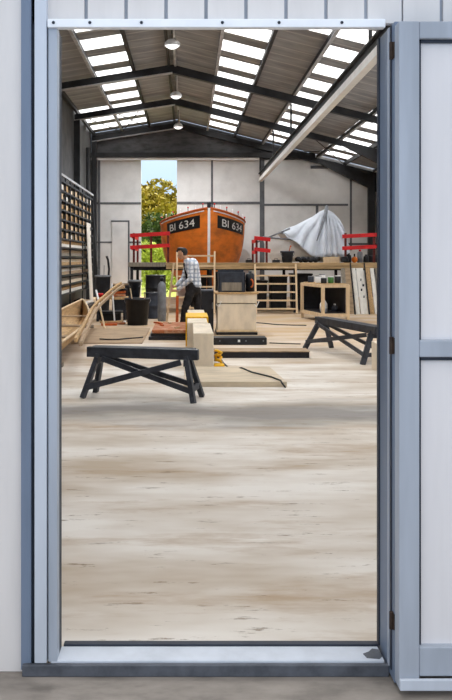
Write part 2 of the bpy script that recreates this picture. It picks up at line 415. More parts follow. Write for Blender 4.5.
# hinge post (its inner face is seen in depth)
p = MB()
p.box(.728, .80, 2.822, 3.06, .0, 2.335)
o = struct(p.build('jamb', 'steel_blue', bevel=.003), 'steel blue hinge post of the doorway')
q = MB().box(.7235, .7285, 3.035, 3.065, .03, 2.335); q.box(.7245, .7285, 2.855, 2.872, .03, 2.33); q.build('seal', 'steel_dark', o)
q = MB().box(.7235, .7285, 2.885, 2.905, .03, 2.33); q.build('rib', 'steel_mid', o)
# open door leaf folded back against the outside wall
lf = bpy.data.objects.new('door_1', None); C.objects.link(lf); lf.location = (.735, 2.82, 0); struct(lf, 'white panelled door leaf folded open, blue grey frame')
LX0, LX1, LY0, LY1, LZ1 = .728, 1.95, 2.76, 2.82, 2.318
sw = .071
zr = lambda v: PZ(v, LY0 + .01)
box('stile', 'steel_mid', LX0, LX0 + sw, LY0, LY1, .012, LZ1, lf, .004)
box('stile', 'steel_mid', LX1 - sw, LX1, LY0, LY1, .012, LZ1, lf, .004)
box('rail', 'steel_mid', LX0 + sw, LX1 - sw, LY0 + .002, LY1, zr(39), LZ1, lf, .004)
box('rail', 'steel_mid', LX0 + sw, LX1 - sw, LY0 + .002, LY1, zr(357), zr(340), lf, .004)
box('rail', 'steel_mid', LX0 + sw, LX1 - sw, LY0 + .002, LY1, .055, zr(646), lf, .004)
box('rail', 'steel_light', LX0, LX1, LY0 - .014, LY0 - .001, .012, .052, lf, .004)
box('panel', 'door_panel', LX0 + sw - .002, LX1 - sw + .002, LY0 + .028, LY1 - .004, .05, LZ1 - .01, lf, 0)
q = MB()
for (a, b_) in ((zr(357.5), zr(646)), (zr(39), zr(340))):
    z0, z1 = min(a, b_), max(a, b_)
    q.box(LX0 + sw, LX0 + sw + .010, LY0 + .018, LY0 + .03, z0, z1); q.box(LX0 + sw, LX1 - sw, LY0 + .018, LY0 + .03, z1 - .011, z1)
q.build('shadow_line', 'steel_dark', lf)  # dark strips drawn as the shadow line of the recessed panels
for zc in (2.235, 1.19, .215):
    q = MB(); q.tube([(.722, 2.838, zc - .03), (.722, 2.838, zc + .03)], .008, 10); q.box(.7255, .729, 2.822, 2.85, zc - .028, zc + .028)
    q.build('hinge', 'rust', lf)

# ------------------------------------------------------------------ pendant lamps under the ridge
for i, (y, word) in enumerate(((17.2, 'nearest the doorway'), (22.6, 'second from the doorway'), (27.9, 'farthest, by the dark gable'), (11.6, ''), (6.2, ''))):  # entries without a word hang out of view, added to light the floor
    x, z = -.34, 6.1
    if y < 16: z = 5.9
    t = thing('pendant_lamp', ('white domed pendant lamp under the ridge, ' + word) if word else 'unseen pendant lamp added to light the floor near the front wall', 'lamp', (x, y, z), 'pendant lamps under the ridge')
    q = MB().lathe([(.03, .11), (.10, .09), (.155, .03), (.17, -.03), (.165, -.05), (.15, -.03), (.09, .06), (.02, .08)], (x, y, z), 20); q.build('lamp_shade', 'white', t, True)
    q = MB().lathe([(1e-4, -.105), (.07, -.095), (.12, -.065), (.145, -.03), (1e-4, -.02)], (x, y, z), 20); q.build('diffuser', 'lamp', t, True)
    q = MB().tube([(x, y, z + .1), (x, y, ZRIDGE - .16)], .012, 8); q.build('stem', 'frame', t)
    ld = bpy.data.lights.new('lamp_light', 'SPOT'); ld.energy = 150 if y < 15 else (330 if y < 25 else 520); ld.spot_size = math.radians(165); ld.spot_blend = .6; ld.shadow_soft_size = .15; ld.color = (.96, .98, 1.0)
    lo = bpy.data.objects.new('lamp_light', ld); C.objects.link(lo); lo.location = (x, y, z - .14); attach_l = lo

# ------------------------------------------------------------------ trestles (sawhorses)
def trestle(label, a, b_, H, spread, inset=.13, group='charcoal trestles'):
    a, b_ = Vector((*a, 0)), Vector((*b_, 0)); d = (b_ - a).normalized(); n = Vector((d.y, -d.x, 0))   # n: towards the camera
    if n.y > 0: n = -n
    t = thing('trestle', label, 'trestle', tuple((a + b_) / 2))
    Z = lambda z: Vector((0, 0, z))
    MB().beam(a + Z(H - .055) + n * .02, b_ + Z(H - .055) + n * .02, .075, .11).build('top_beam', 'trestle', t, bevel=.006)
    MB().beam(a + d * .03 + Z(H - .02) - n * .09, b_ - d * .06 + Z(H - .02) - n * .09, .10, .04).build('top_board', 'trestle', t, bevel=.004)
    for e, sgn in ((a, 1), (b_, -1)):
        top = e + d * (inset * sgn); ft = e + d * (.01 * sgn)
        for sd in (1, -1):
            MB().beam(top + Z(H - .08) + n * (.055 * sd - .02), ft + Z(.0) + n * (spread * sd), .05, .075, up=n).build('leg', 'trestle', t, bevel=.004)
        MB().beam(e + d * (.04 * sgn) + Z(.13) + n * (spread * .84), e + d * (.04 * sgn) + Z(.13) - n * (spread * .84), .03, .06).build('stretcher', 'trestle', t, bevel=.003)
        MB().beam(top + Z(H - .14) + n * .10, top + Z(H - .14) - n * .12, .03, .07).build('cleat', 'trestle', t, bevel=.003)
    MB().beam(a + d * .06 + Z(.12) + n * (spread * .86 + .03), b_ - d * .17 + Z(H - .13) + n * .105, .028, .062).build('brace', 'trestle', t, bevel=.003)
    MB().beam(b_ - d * .06 + Z(.11) + n * (spread * .80 - .03), a + d * .18 + Z(H - .12) + n * .07, .028, .058).build('brace', 'trestle', t, bevel=.003)
    MB().beam(b_ - d * .06 + Z(.12) - n * (spread * .8), a + d * .17 + Z(H - .12) - n * .10, .028, .055).build('brace', 'trestle', t, bevel=.003)
    return t
trestle('charcoal wooden trestle standing alone in front of the pale squared baulks', (-1.09, 8.75), (.115, 8.45), .535, .20)
trestle('charcoal wooden trestle seen end-on, partly hidden by the hinge post', (2.16, 13.3), (2.69, 11.3), .53, .24)

# ------------------------------------------------------------------ pale beams with yellow strap
BX0, BX1, BY0, BY1 = -.01, .31, 12.52, 15.6
o = MB().box(.072, .345, 10.8, 12.45, 0, .485).build('timber_baulk', 'pine2', bevel=.01); tag(o, 'nearer tall squared pale baulk on the floor, its end towards the doorway', 'timber', 'pale squared baulks')
o = MB().box(BX0, BX1, BY0, BY1, 0, .49).build('timber_baulk', 'pine2', bevel=.01); tag(o, 'farther tall squared pale baulk with the yellow strap around it', 'timber', 'pale squared baulks')
t = thing('ratchet_strap', 'yellow webbing strap looped over the farther pale baulk, its tail heaped on the floor', 'strap', (.2, 13.2, 0))
def ribbon(pts, w_, th=.006):
    q = MB()
    P = []
    for p_ in pts:
        P.append(p_)
    for i in range(len(pts) - 1): q.beam(pts[i], pts[i + 1], w_, th, up=(0, 0, 1) if abs(Vector(pts[i + 1]).z - Vector(pts[i]).z) < .05 else (1, 0, 0))
    return q
yS = 13.9
q = MB()
q.box(BX0 - .03, BX1 + .03, yS - .5, yS + .5, .494, .515); q.box(BX0 - .03, BX0 - .008, yS - .5, yS + .5, .02, .494); q.box(BX1 + .008, BX1 + .03, yS - .5, yS + .5, .02, .494)
q.build('webbing', 'yellow', t, bevel=.004)
q = MB(); pts = []
for k in range(60):
    a = k * .42; pts.append((BX1 + .115 + .04 * math.cos(a) + .012 * math.sin(k * 1.7), 11.25 + .12 * math.sin(a), .03 + .006 * k * .75 if k < 40 else .21 - (k - 40) * .008))
q.tube(pts, .016, 6); q.build('webbing', 'yellow', t, True)
q = MB().box(BX1 + .05, BX1 + .19, 10.9, 11.12, .0, .04); q.build('tail', 'yellow', t, bevel=.01)

# boards on the floor
o = MB().prism([(-.05, 9.3), (1.15, 9.3), (1.08, 10.6), (-.05, 10.6)], 'z', .0, .062).build('floor_board', ['tan3'], bevel=.004)
tag(o, 'wide flat tan board on the floor with a black cable across it', 'board')
q = MB().tube([(.42, 11.6, .115), (.5, 11.3, .02), (.55, 10.9, .01), (.62, 10.62, .02), (.70, 10.4, .074), (.8, 10.0, .074), (1.0, 9.6, .074), (1.08, 9.32, .074), (1.09, 9.27, .05), (1.12, 9.2, .012)], .010, 8)
o = q.build('cable', 'black', smooth=True); tag(o, 'thin black cable snaking over the flat tan board', 'cable')
t = thing('steel_beam', 'long low black beam with pale top behind the flat tan board', 'beam', (1.1, 12.1, 0))
box('web', 'black2', .40, 1.82, 12.0, 12.2, 0, .09, t); box('top_flange', 'tan2', .38, 1.83, 11.98, 12.42, .09, .105, t)
t = thing('timber_beam', 'short dark bolted beam lying in front of the pale chest', 'timber', (.9, 13.9, 0))
box('beam', 'black2', .43, 1.36, 13.8, 14.15, .0, .125, t, .01)
q = MB()
for x in (.55, 1.0, 1.30): q.tube([(x, 13.80, .07), (x, 13.785, .07)], .012, 8)
q.build('bolt', 'greymetal', t); box('paper_tag', 'white', .86, .90, 13.79, 13.80, .05, .09, t, 0)
q = MB().tube([(1.42, 13.95, .02), (1.7, 13.9, .012), (1.95, 13.85, .012)], .009, 6); tag(q.build('cable', 'black', smooth=True), 'short black cable end trailing from the bolted beam', 'cable')

# ------------------------------------------------------------------ pale chest with lid, crate and dark cabinet
t = thing('storage_chest', 'pale wooden chest with lid and white latches behind the low beams', 'chest', (.96, 15.9, 0))
x0, x1, y0, y1 = .565, 1.345, 15.6, 16.3
box('body', 'pine2', x0 + .012, x1 - .012, y0 + .012, y1, .09, .60, t, .006)
box('lid', 'pine2', x0, x1, y0, y1, .62, .80, t, .008)
box('seam', 'greyboard', x0 + .02, x1 - .02, y0 + .03, y1 - .02, .60, .62, t, 0)
box('top_board', 'tan', x0 - .05, x1 + .03, y0 - .03, y1 + .02, .80, .832, t, .004)
for z in (.0, .058): box('skid', 'black2' if z == 0 else 'pine', x0 - .01, x1 + .01, y0 - .02, y1, z, z + (.05 if z == 0 else .03), t, .004)
for xx in (x0 - .015, x1 - .06):
    q = MB().beam((xx, y0 - .012, .60), (xx + .05, y0 - .012, .55), .014, .02, up=(0, 1, 0)); q.beam((xx + .05, y0 - .012, .55), (xx + .10, y0 - .012, .66), .014, .02, up=(0, 1, 0)); q.build('latch', 'white', t)
t = thing('plastic_crate', 'charcoal open crate with grey front standing on the pale chest', 'crate', (.9, 15.9, .832))
q = MB(); q.box(.60, 1.12, 15.66, 15.68, .834, 1.22); q.box(.60, 1.12, 16.1, 16.12, .834, 1.26); q.box(.60, .62, 15.66, 16.12, .834, 1.22); q.box(1.10, 1.12, 15.66, 16.12, .834, 1.22); q.box(.6, 1.12, 15.66, 16.12, .834, .85)
q.build('body', 'charcoal', t, bevel=.004); box('front_plate', 'greyboard', .66, 1.05, 15.65, 15.66, .86, 1.02, t, .003)
t = thing('paint_tin', 'black upright canister at the end of the pale chest', 'canister', (1.22, 15.9, .832))
MB().lathe([(.085, .834), (.09, .84), (.09, 1.16), (.07, 1.19), (.035, 1.2), (.035, 1.24)], (1.235, 15.92, 0), 16).build('body', 'black', t, True)
q = MB().tube([(1.235 + .05 * math.cos(a), 15.80, 1.0 + .05 * math.sin(a) * 1.6) for a in [k * .5 for k in range(-3, 4)]], .016, 8); q.build('handle', 'orange_wood', t, True)
t = thing('tool_cabinet', 'dark grey tool cabinet between the pale baulks and the pale chest', 'cabinet', (.42, 16.1, 0))
box('body', 'charcoal', .262, .508, 15.85, 16.45, .04, .86, t, .006); box('plinth', 'black', .27, .50, 15.88, 16.42, 0, .04, t, 0); box('door', 'black2', .272, .50, 15.835, 15.85, .06, .84, t, .003)
q = MB().tube([(.485, 15.82, .5), (.485, 15.82, .62)], .008, 6); q.build('handle', 'greymetal', t)
q = MB().tube([(1.4, 18.6, .01), (1.7, 18.3, .01), (2.0, 17.9, .01), (2.35, 17.75, .01), (2.62, 17.7, .01)], .012, 6); tag(q.build('cable', 'black', smooth=True), 'thin black cable on the floor in front of the wide ladder', 'cable')

# low stack of reddish planks at the person's feet
k = 0
for (dx, z0, w_, y0, y1, lb) in ((-.72, 0, .74, 14.6, 16.5, 'bottom'), (-.68, .062, .70, 14.64, 16.55, 'middle'), (-.66, .124, .62, 14.62, 16.45, 'top')):
    o = MB().box(dx, dx + w_, y0, y1, z0, z0 + .06).build('wooden_slab', ['brown' if lb == 'top' else 'black2'], bevel=.006)
    tag(o, lb + ' slab of the low stack by the person, ' + ('red brown with pale shavings' if lb == 'top' else 'dark edged'), 'slab', 'slabs stacked by the person')
for i in range(6):
    x, y = R.uniform(-.6, -.1), R.uniform(14.8, 16.2); a = R.uniform(0, 3)
    if i < 2: x, y = -.62 + .25 * i, 16.1
    o = MB().beam((x - .07 * math.cos(a), y - .07 * math.sin(a), .2), (x + .07 * math.cos(a), y + .07 * math.sin(a), .2), .05, .03).build('wood_offcut', 'pine' if i % 2 else 'orange_wood', bevel=.003)
    tag(o, 'small %s wood offcut lying on the top red brown slab' % ('pale' if i % 2 else 'orange'), 'offcut', '%s offcuts on the slab stack' % ('pale' if i % 2 else 'orange'))
o = MB().box(-2.05, -.8, 14.0, 16.9, 0, .018).build('plywood_sheet', 'tan2'); tag(o, 'thin tan plywood sheet flat on the floor behind the front trestle', 'board')
q = MB().tube([(-1.6, 14.5, .033), (-1.45, 14.42, .033), (-1.25, 14.44, .033), (-1.1, 14.6, .033), (-.9, 14.75, .033), (-.84, 14.85, .033)], .012, 6); tag(q.build('cable', 'black', smooth=True), 'black cable curving across the plywood sheet', 'cable')

# ------------------------------------------------------------------ person
t = thing('person', 'person in pale checked shirt and dark trousers stooping to hold a timber', 'person', (.05, 17.2, 0))
YM = 17.2; sm = YM / F
def J3(u, v, dy=0): return Vector((PX(u, YM), YM + dy, PZ(v, YM)))
hipN, hipF = J3(192, 287, -.09), J3(196, 287, .09)
kneeN, kneeF = J3(185.3, 307, -.12), J3(197.5, 307, .14)
ankN, ankF = J3(183, 323.5, -.10), J3(201, 323.5, .16)
pel = J3(194, 285); waist = J3(194.5, 278); chest = J3(191.5, 267); neckb = J3(186.8, 260); head = J3(181.6, 253.4)
shN, shF = J3(190.2, 263.5, -.17), J3(188.0, 263, .17)
elN, elF = J3(190.5, 279, -.22), J3(183.5, 279, .18)
wrN, wrF = J3(177, 290.5, -.10), J3(176, 286.5, .07)
def chain(mb, pts, rs, n=10, steps=5):
    for i in range(len(pts) - 1):
        for k in range(steps + 1):
            f = k / steps
            mb.ball(pts[i].lerp(pts[i + 1], f), rs[i] * (1 - f) + rs[i + 1] * f, n)
def remesh(o, vox, it=3):
    md = o.modifiers.new('skin', 'REMESH'); md.mode = 'VOXEL'; md.voxel_size = vox; md.use_smooth_shade = True
    md = o.modifiers.new('soft', 'SMOOTH'); md.iterations = it; md.factor = .5
b = MB()
# torso, neck, limbs
chain(b, [pel, waist, chest, neckb], [.125, .12, .15, .06])
b.ball(chest, (.11, .17, .16)); b.ball(pel, (.12, .16, .12))
hd = Matrix.Rotation(math.radians(-32), 3, 'Y')
chain(b, [neckb, neckb.lerp(head, .6)], [.055, .055])
b.ball(head + Vector((.012, 0, .012)), (.098, .078, .105), 18)
b.ball(head + hd @ Vector((-.045, 0, -.055)), (.055, .052, .062), 14)       # jaw
fc = lambda x, y, z: head + hd @ Vector((x, y, z))
chain(b, [fc(-.088, 0, .015), fc(-.112, 0, -.022)], [.010, .015], 8, 3)      # nose
for sd in (-1, 1):
    b.ball(fc(-.078, .034 * sd, .022), (.016, .018, .009), 8)                # brow
    b.ball(fc(.012, .083 * sd, -.01), (.018, .012, .032), 8)                 # ear
b.ball(fc(-.092, 0, -.052), (.012, .026, .008), 8)                          # lips
b.ball(fc(-.082, 0, -.088), (.018, .022, .016), 8)                          # chin
for sh, el, wr in ((shN, elN, wrN), (shF, elF, wrF)): chain(b, [sh, el, wr], [.052, .041, .027])
for h, kn, an in ((hipN, kneeN, ankN), (hipF, kneeF, ankF)): chain(b, [h, kn, an], [.085, .058, .042])
# hands closing on the leaning timber
pole_a, pole_b = Vector((-.47, 17.16, .02)), PT(173.8, 263, 17.16)
def pole_at(z): f = (z - pole_a.z) / (pole_b.z - pole_a.z); return pole_a.lerp(pole_b, f)
for wr, z, sd in ((wrN, .80, -1), (wrF, .88, 1)):
    tgt = pole_at(z)
    d = (tgt - wr); L_ = d.length; d.normalize()
    palm = wr + d * min(.075, L_ * .5)
    side = Vector((0, sd, 0))
    chain(b, [wr, palm], [.026, .032], 10, 4)
    upv = Vector((0, 0, 1))
    kn0 = palm + d * .035
    for i, (ln_, off) in enumerate(((.078, .030), (.088, .010), (.082, -.010), (.064, -.028))):
        k0 = kn0 + upv * off
        k1 = k0 + d * (ln_ * .42) + side * .012
        k2 = k1 + d * (ln_ * .22) - side * (ln_ * .32)
        k3 = k2 - d * (ln_ * .22) - side * (ln_ * .22)
        chain(b, [k0, k1, k2, k3], [.0105, .0098, .009, .008], 8, 3)
    th0 = palm + upv * .022 - side * .012
    chain(b, [th0, th0 + d * .03 + upv * .022 - side * .022, th0 + d * .06 + upv * .012 - side * .034], [.013, .011, .009], 8, 3)
o = b.build('body', 'skin', t, True); remesh(o, .008, 2)
for sd in (-1, 1):
    MB().ball(fc(-.089, .033 * sd, .008), (.008, .011, .007), 8).build('eye', 'hair', t, True)
# clothes
b = MB()
chain(b, [pel + Vector((.012, 0, -.03)), waist, chest, neckb + Vector((.01, 0, -.03))], [.15, .145, .17, .085])
b.ball(chest + Vector((.02, 0, .01)), (.145, .21, .19)); b.ball(pel + Vector((.02, 0, .0)), (.15, .185, .10))
chain(b, [shN, elN, elN.lerp(wrN, .86)], [.082, .066, .048]); chain(b, [shF, elF, elF.lerp(wrF, .86)], [.082, .066, .048])
chain(b, [neckb + Vector((-.01, -.06, -.01)), neckb + Vector((.05, 0, .02)), neckb + Vector((-.01, .06, -.01))], [.022, .028, .022], 8, 5)   # collar
o = b.build('shirt', 'shirt', t, True); remesh(o, .012, 3)
b = MB()
chain(b, [chest + Vector((-.085, 0, .05)), waist + Vector((-.09, 0, 0)), pel + Vector((-.075, 0, -.08))], [.10, .105, .12]); 
o = b.build('vest', 'apron', t, True); remesh(o, .014, 3)
b = MB()
b.ball(pel + Vector((0, 0, -.08)), (.155, .18, .13))
for h, kn, an in ((hipN, kneeN, ankN), (hipF, kneeF, ankF)): chain(b, [h, kn, an + Vector((0, 0, -.03))], [.118, .088, .078])
o = b.build('trousers', 'trouser', t, True); remesh(o, .014, 3)
for an in (ankN, ankF):
    b = MB(); f0 = Vector((an.x + .03, an.y, .05)); chain(b, [f0, f0 + Vector((-.11, 0, -.005)), f0 + Vector((-.19, 0, -.012))], [.05, .045, .036]); chain(b, [Vector((an.x, an.y, an.z)), f0], [.05, .05])
    o = b.build('boot', 'boot', t, True); remesh(o, .01, 2)
b = MB()
b.ball(head + Vector((.045, 0, .03)), (.09, .09, .10), 16); b.ball(fc(.03, 0, .085), (.085, .078, .045), 14); b.ball(fc(-.045, .02, .088), (.04, .05, .028), 10); b.ball(fc(.075, 0, -.02), (.05, .07, .07), 12)
o = b.build('hair', 'hair', t, True); remesh(o, .01, 1)
# the timber held, and the orange board standing by
o = MB().beam(pole_a, pole_b, .045, .05, up=(0, 1, 0)).build('timber_post', 'pine', bevel=.004); tag(o, 'pale leaning timber held in both hands by the person', 'timber')
o = MB().beam((-.235, 16.95, .0), (-.225, 16.98, .70), .06, .035, up=(0, 1, 0)).build('upright_board', 'orange_wood', bevel=.003); tag(o, 'narrow orange brown board standing upright by the legs of the person', 'board')

# ------------------------------------------------------------------ raised staging across the back
SY0, SY1, SZ = 22.0, 24.7, 1.36
t = thing('staging', 'long raised timber staging with tan edge plank across the back', 'staging', (2.7, 22.0, 0))
box('deck', 'tan2', -1.62, 7.0, SY0, SY1, SZ - .05, SZ, t, .004)
box('edge_plank', 'plank_edge', -.6, 7.0, SY0 - .045, SY0 - .002, SZ - .165, SZ + .012, t, .006)
box('edge_plank', 'greyboard', -1.64, -.62, SY0 - .045, SY0 - .002, SZ - .10, SZ + .02, t, .006)
for x in (-1.55, .62, 2.95, 4.55, 6.9):
    for y in (SY0 + .05, SY1 - .08): box('post', 'black2', x - .04, x + .04, y - .04, y + .04, 0, SZ - .05, t, 0)
box('joist', 'black2', -1.6, 6.95, SY0 + .1, SY0 + .16, SZ - .2, SZ - .05, t, 0)
# red guard rails
def guard(label, xa, xb, y, posts, z1=2.15, z2=1.82, back=None, skew=.06):
    t = thing('guard_rail', label, 'railing', (xa, y, SZ), 'red guard rails on the staging')
    for z in (z1, z2):
        MB().beam((xa, y, z - skew / 2), (xb, y, z + skew / 2), .05, .105).build('rail', 'red', t, bevel=.004)
        if back: MB().beam((xa + .06, y + .03, z - .06), (xa + .06, back, z - .06), .05, .09).build('rail', 'red', t, bevel=.004)
    for x in posts: box('post', 'darkred', x - .03, x + .03, y + .03, y + .08, SZ + .003, z1 + .04, t, .003)
    if back: box('post', 'darkred', xa + .03, xa + .09, back - .06, back, SZ + .003, z1, t, .003)
    return t
guard('red guard rail at the open end of the staging beside the orange boat', -1.60, -.50, 22.1, (-1.5, -1.02, -.55), back=24.5)
guard('short red guard rail between the orange boat and the charcoal bucket', 1.83, 2.28, 22.12, (1.9, 2.18), 2.03, 1.72, back=23.4, skew=-.05)
guard('red guard rail beyond the tarpaulin by the dark corner column', 4.30, 6.6, 22.3, (4.4, 5.2, 6.4), 2.16, 1.83, skew=.12)

# wide ladders up to the staging
def ladder(label, xa, xb, y0, y1, z1, n, mat_, zb=0., lift=0):
    t = thing('wide_ladder', label, 'ladder', ((xa + xb) / 2, y0, 0))
    for x in (xa, xb): MB().beam((x, y0, 0), (x + (.03 if x == xb else 0), y1, z1), .045, .085, up=(0, 1, 0)).build('rail', mat_, t, bevel=.004)
    for k in range(n):
        f = (k + .6) / n; z = z1 * f; y = y0 + (y1 - y0) * f
        box('tread', mat_, xa + .02, xb + .0, y - .04, y + .05, z - .02, z + .02, t, .003)
    return t
ladder('wide timber ladder with six treads leaning on the staging edge', 1.83, 2.92, 21.45, 21.9, 1.33, 6, 'pine')
ladder('wide pale timber ladder frame rising above the staging behind the person', -.30, .70, 21.3, 21.9, 1.67, 6, 'pine')
# black tubs added to darken the space below the staging
for i, (x, w_, h, y, lb) in enumerate(((.3, .5, .95, 23.4, 'behind the pale ladder frame'), (1.15, .75, 1.05, 23.0, 'behind the pale chest'), (2.0, .6, .8, 23.2, 'behind the low end of the six tread ladder'), (2.62, .5, .95, 23.1, 'behind the far rail of the six tread ladder'), (3.3, .6, 1.0, 23.2, 'behind the open frame crate'))):
    t = thing('filler_tub', 'added black filler tub below the staging, ' + lb, 'tub', (x, y, 0), 'added black filler tubs below the staging')
    q = MB().prism([(x - w_ / 2 + .03, 0), (x + w_ / 2 - .03, 0), (x + w_ / 2, h), (x - w_ / 2, h)], 'y', y, y + .5); q.build('body', 'black', t, bevel=.01)
    box('lid', 'black2', x - w_ / 2 - .02, x + w_ / 2 + .02, y - .02, y + .52, h, h + .05, t, .008)
# small pale items on the ladder treads
# ------------------------------------------------------------------ orange boat
BSX, BSY, BL, KZ = .67, 25.55, 4.85, .42
def hull_pt(t_, s_, side, off=0.):
    if t_ < .5: bb = 1.43 * (math.sin(math.pi / 2 * t_ / .5) ** .8 if t_ > 0 else 0)
    else: bb = 1.43 - .28 * ((t_ - .5) / .5) ** 1.6
    bb += .03
    zg = 3.10 - .47 * (1 - (1 - min(1, t_ / .75)) ** 1.6)
    wv = (max(0., 1 - (1 - s_) ** 2.3)) ** .42
    z = KZ + (zg - KZ) * s_
    y = BSY + BL * t_ + .38 * (1 - s_) ** 1.5 * (1 - t_)
    cx = BSX - .17 * min(1, t_ * 2)
    p = Vector((cx + side * bb * wv, y, z))
    if off:
        e = 1e-3
        a = hull_pt(min(1, t_ + e), s_, side) - hull_pt(max(0, t_ - e), s_, side); c = hull_pt(t_, min(1, s_ + e), side) - hull_pt(t_, max(0, s_ - e), side)
        n = a.cross(c).normalized()
        if n.x * side < 0: n = -n
        p = p + n * off
    return p
t = thing('fishing_boat', 'orange wooden fishing boat, bow forward, behind the staging', 'boat', (BSX, BSY + 2.4, 0))
NT, NS = 30, 14
tt = [(i / NT) ** 1.25 for i in range(NT + 1)]
q = MB()
for sd in (1, -1): q.grid([[hull_pt(a, j / NS, sd) for j in range(NS + 1)] for a in tt])
tr = [hull_pt(1, j / NS, -1) for j in range(NS, 0, -1)] + [hull_pt(1, j / NS, 1) for j in range(0, NS + 1)]
q.add(tr, [tuple(range(len(tr)))])
hull_o = q.build('hull', 'orange', t, True)
q = MB(); q.grid([[hull_pt(a, .93, -1, -.01), hull_pt(a, .93, 1, -.01)] for a in tt[2:]]); q.build('deck', 'boatin', t)
q = MB()
for sd in (1, -1): q.tube([hull_pt(a, 1, sd, .01) for a in tt], .032, 8)
q.build('gunwale', 'orange_wood', t, True)
q = MB()
for sd in (1, -1): q.tube([hull_pt(a, .97, sd, .012) for a in tt[1:16]], .018, 6)
q.build('rubbing_strake', 'white', t, True)
q = MB(); st = [hull_pt(0, j / NS, 1) + Vector((-.03, -.012, 0)) for j in range(NS, 0, -1)]
for i in range(len(st) - 1): q.beam(st[i], st[i + 1], .085, .04, up=(0, 1, 0))
q.build('stem_band', 'white', t)
box('stem_head', 'black2', BSX - .06, BSX + .06, BSY - .02, BSY + .14, 3.02, 3.27, t, .006)
q = MB().box(BSX - .05, BSX + .05, BSY + .5, BSY + BL - .1, KZ - .14, KZ + .06); q.build('keel', 'black2', t)
for sd in (1, -1):
    for k, a in enumerate((.02, .06, .11, .17, .24, .33, .43)):
        p = hull_pt(a, 1, sd); s_ = MB().tube([p, p + Vector((0, 0, .13))], .014, 6).build('stanchion', 'white' if k % 2 else 'black2', t)
        MB().ball(p + Vector((0, 0, .15)), .03, 8).build('cap', 'red' if k % 2 == 0 else 'white', s_, True)
# number bands: arc-length mapping along the hull
def arc(side, s_=.8, n=200, tmax=.7):
    T = [0]; Ls = [0.]; prev = hull_pt(0, s_, side)
    for i in range(1, n + 1):
        a = tmax * i / n; p = hull_pt(a, s_, side); T.append(a); Ls.append(Ls[-1] + (p - prev).length); prev = p
    return T, Ls
def t_at(L_, T, Ls):
    for i in range(1, len(Ls)):
        if Ls[i] >= L_: f = (L_ - Ls[i - 1]) / (Ls[i] - Ls[i - 1]); return T[i - 1] + (T[i] - T[i - 1]) * f
    return T[-1]
cu = bpy.data.curves.new('letters_src', 'FONT'); cu.body = 'BI 634'; cu.size = 1; cu.offset = .0
co = bpy.data.objects.new('letters_src', cu); C.objects.link(co); bpy.context.view_layer.update()
tm = bpy.data.meshes.new_from_object(co.evaluated_get(bpy.context.evaluated_depsgraph_get())); bpy.data.objects.remove(co)
bm = bmesh.new(); bm.from_mesh(tm); bmesh.ops.triangulate(bm, faces=bm.faces)
bmesh.ops.subdivide_edges(bm, edges=bm.edges, cuts=2, use_grid_fill=False); bmesh.ops.triangulate(bm, faces=bm.faces)
TV = [v.co.copy() for v in bm.verts]; TF = [[v.index for v in f.verts] for f in bm.faces]; bm.free(); bpy.data.meshes.remove(tm)
tx0, tx1 = min(v.x for v in TV), max(v.x for v in TV); ty0, ty1 = min(v.y for v in TV), max(v.y for v in TV)
for sd in (1, -1):
    T, Ls = arc(sd); LA, LB = .30, 2.05
    s_lo, s_hi = .775, .93
    q = MB()
    rows = []
    for i in range(25):
        a = t_at(LA + (LB - LA) * i / 24, T, Ls)
        rows.append([hull_pt(a, s_lo + (s_hi - s_lo) * j / 4, sd, .012) for j in range(5)])
    q.grid(rows); bnd = q.build('number_band', 'band', t)
    q = MB(); vs = []
    for v in TV:
        fx = (v.x - tx0) / (tx1 - tx0); fy = (v.y - ty0) / (ty1 - ty0)
        Lp = LA + .22 + (LB - LA - .44) * (fx if sd == 1 else 1 - fx)
        vs.append(hull_pt(t_at(Lp, T, Ls), s_lo + (s_hi - s_lo) * (.20 + .60 * fy), sd, .020))
    q.add(vs, TF); q.build('lettering', 'letter', bnd)
# boat chocks
for i, (y, lb) in enumerate(((26.5, 'under the bow'), (29.4, 'under the stern'))):
    o = MB().box(BSX - .5, BSX + .3, y, y + .3, 0, KZ - .15).build('keel_block', 'tan', bevel=.01); tag(o, 'heavy timber keel block on the floor %s of the orange boat' % lb, 'block', 'keel blocks under the orange boat')

# ------------------------------------------------------------------ white dinghy and tarpaulin on the staging
DY = 23.45
t = thing('white_dinghy', 'white dinghy hull on the staging, its bow poking out of the tarpaulin', 'boat', (3.3, DY, SZ))
def dpt(a, s_, sd):
    bb = .42 * (math.sin(math.pi / 2 * min(1, a / .55)) ** .7 if a > 0 else .0) + .012
    zg = SZ + .60 + .16 * (1 - a) ** 2; z = SZ + .03 + (zg - SZ - .03) * s_
    return Vector((2.2 + 2.25 * a + .25 * (1 - s_) ** 1.5 * (1 - a), DY + sd * bb * (1 - (1 - s_) ** 2.4) ** .5, z))
q = MB()
for sd in (1, -1): q.grid([[dpt(i / 18, j / 9, sd) for j in range(10)] for i in range(19)])
tr = [dpt(1, j / 9, -1) for j in range(9, 0, -1)] + [dpt(1, j / 9, 1) for j in range(10)]; q.add(tr, [tuple(range(len(tr)))])
q.build('hull', 'hullwhite', t, True)
q = MB(); q.grid([[dpt(i / 18, .8, -1), dpt(i / 18, .8, 1)] for i in range(19)]); q.build('deck', 'hullwhite', t)
q = MB()
for sd in (1, -1): q.tube([dpt(i / 18, 1, sd) for i in range(19)], .025, 8)
q.build('gunwale', 'greymetal', t, True)
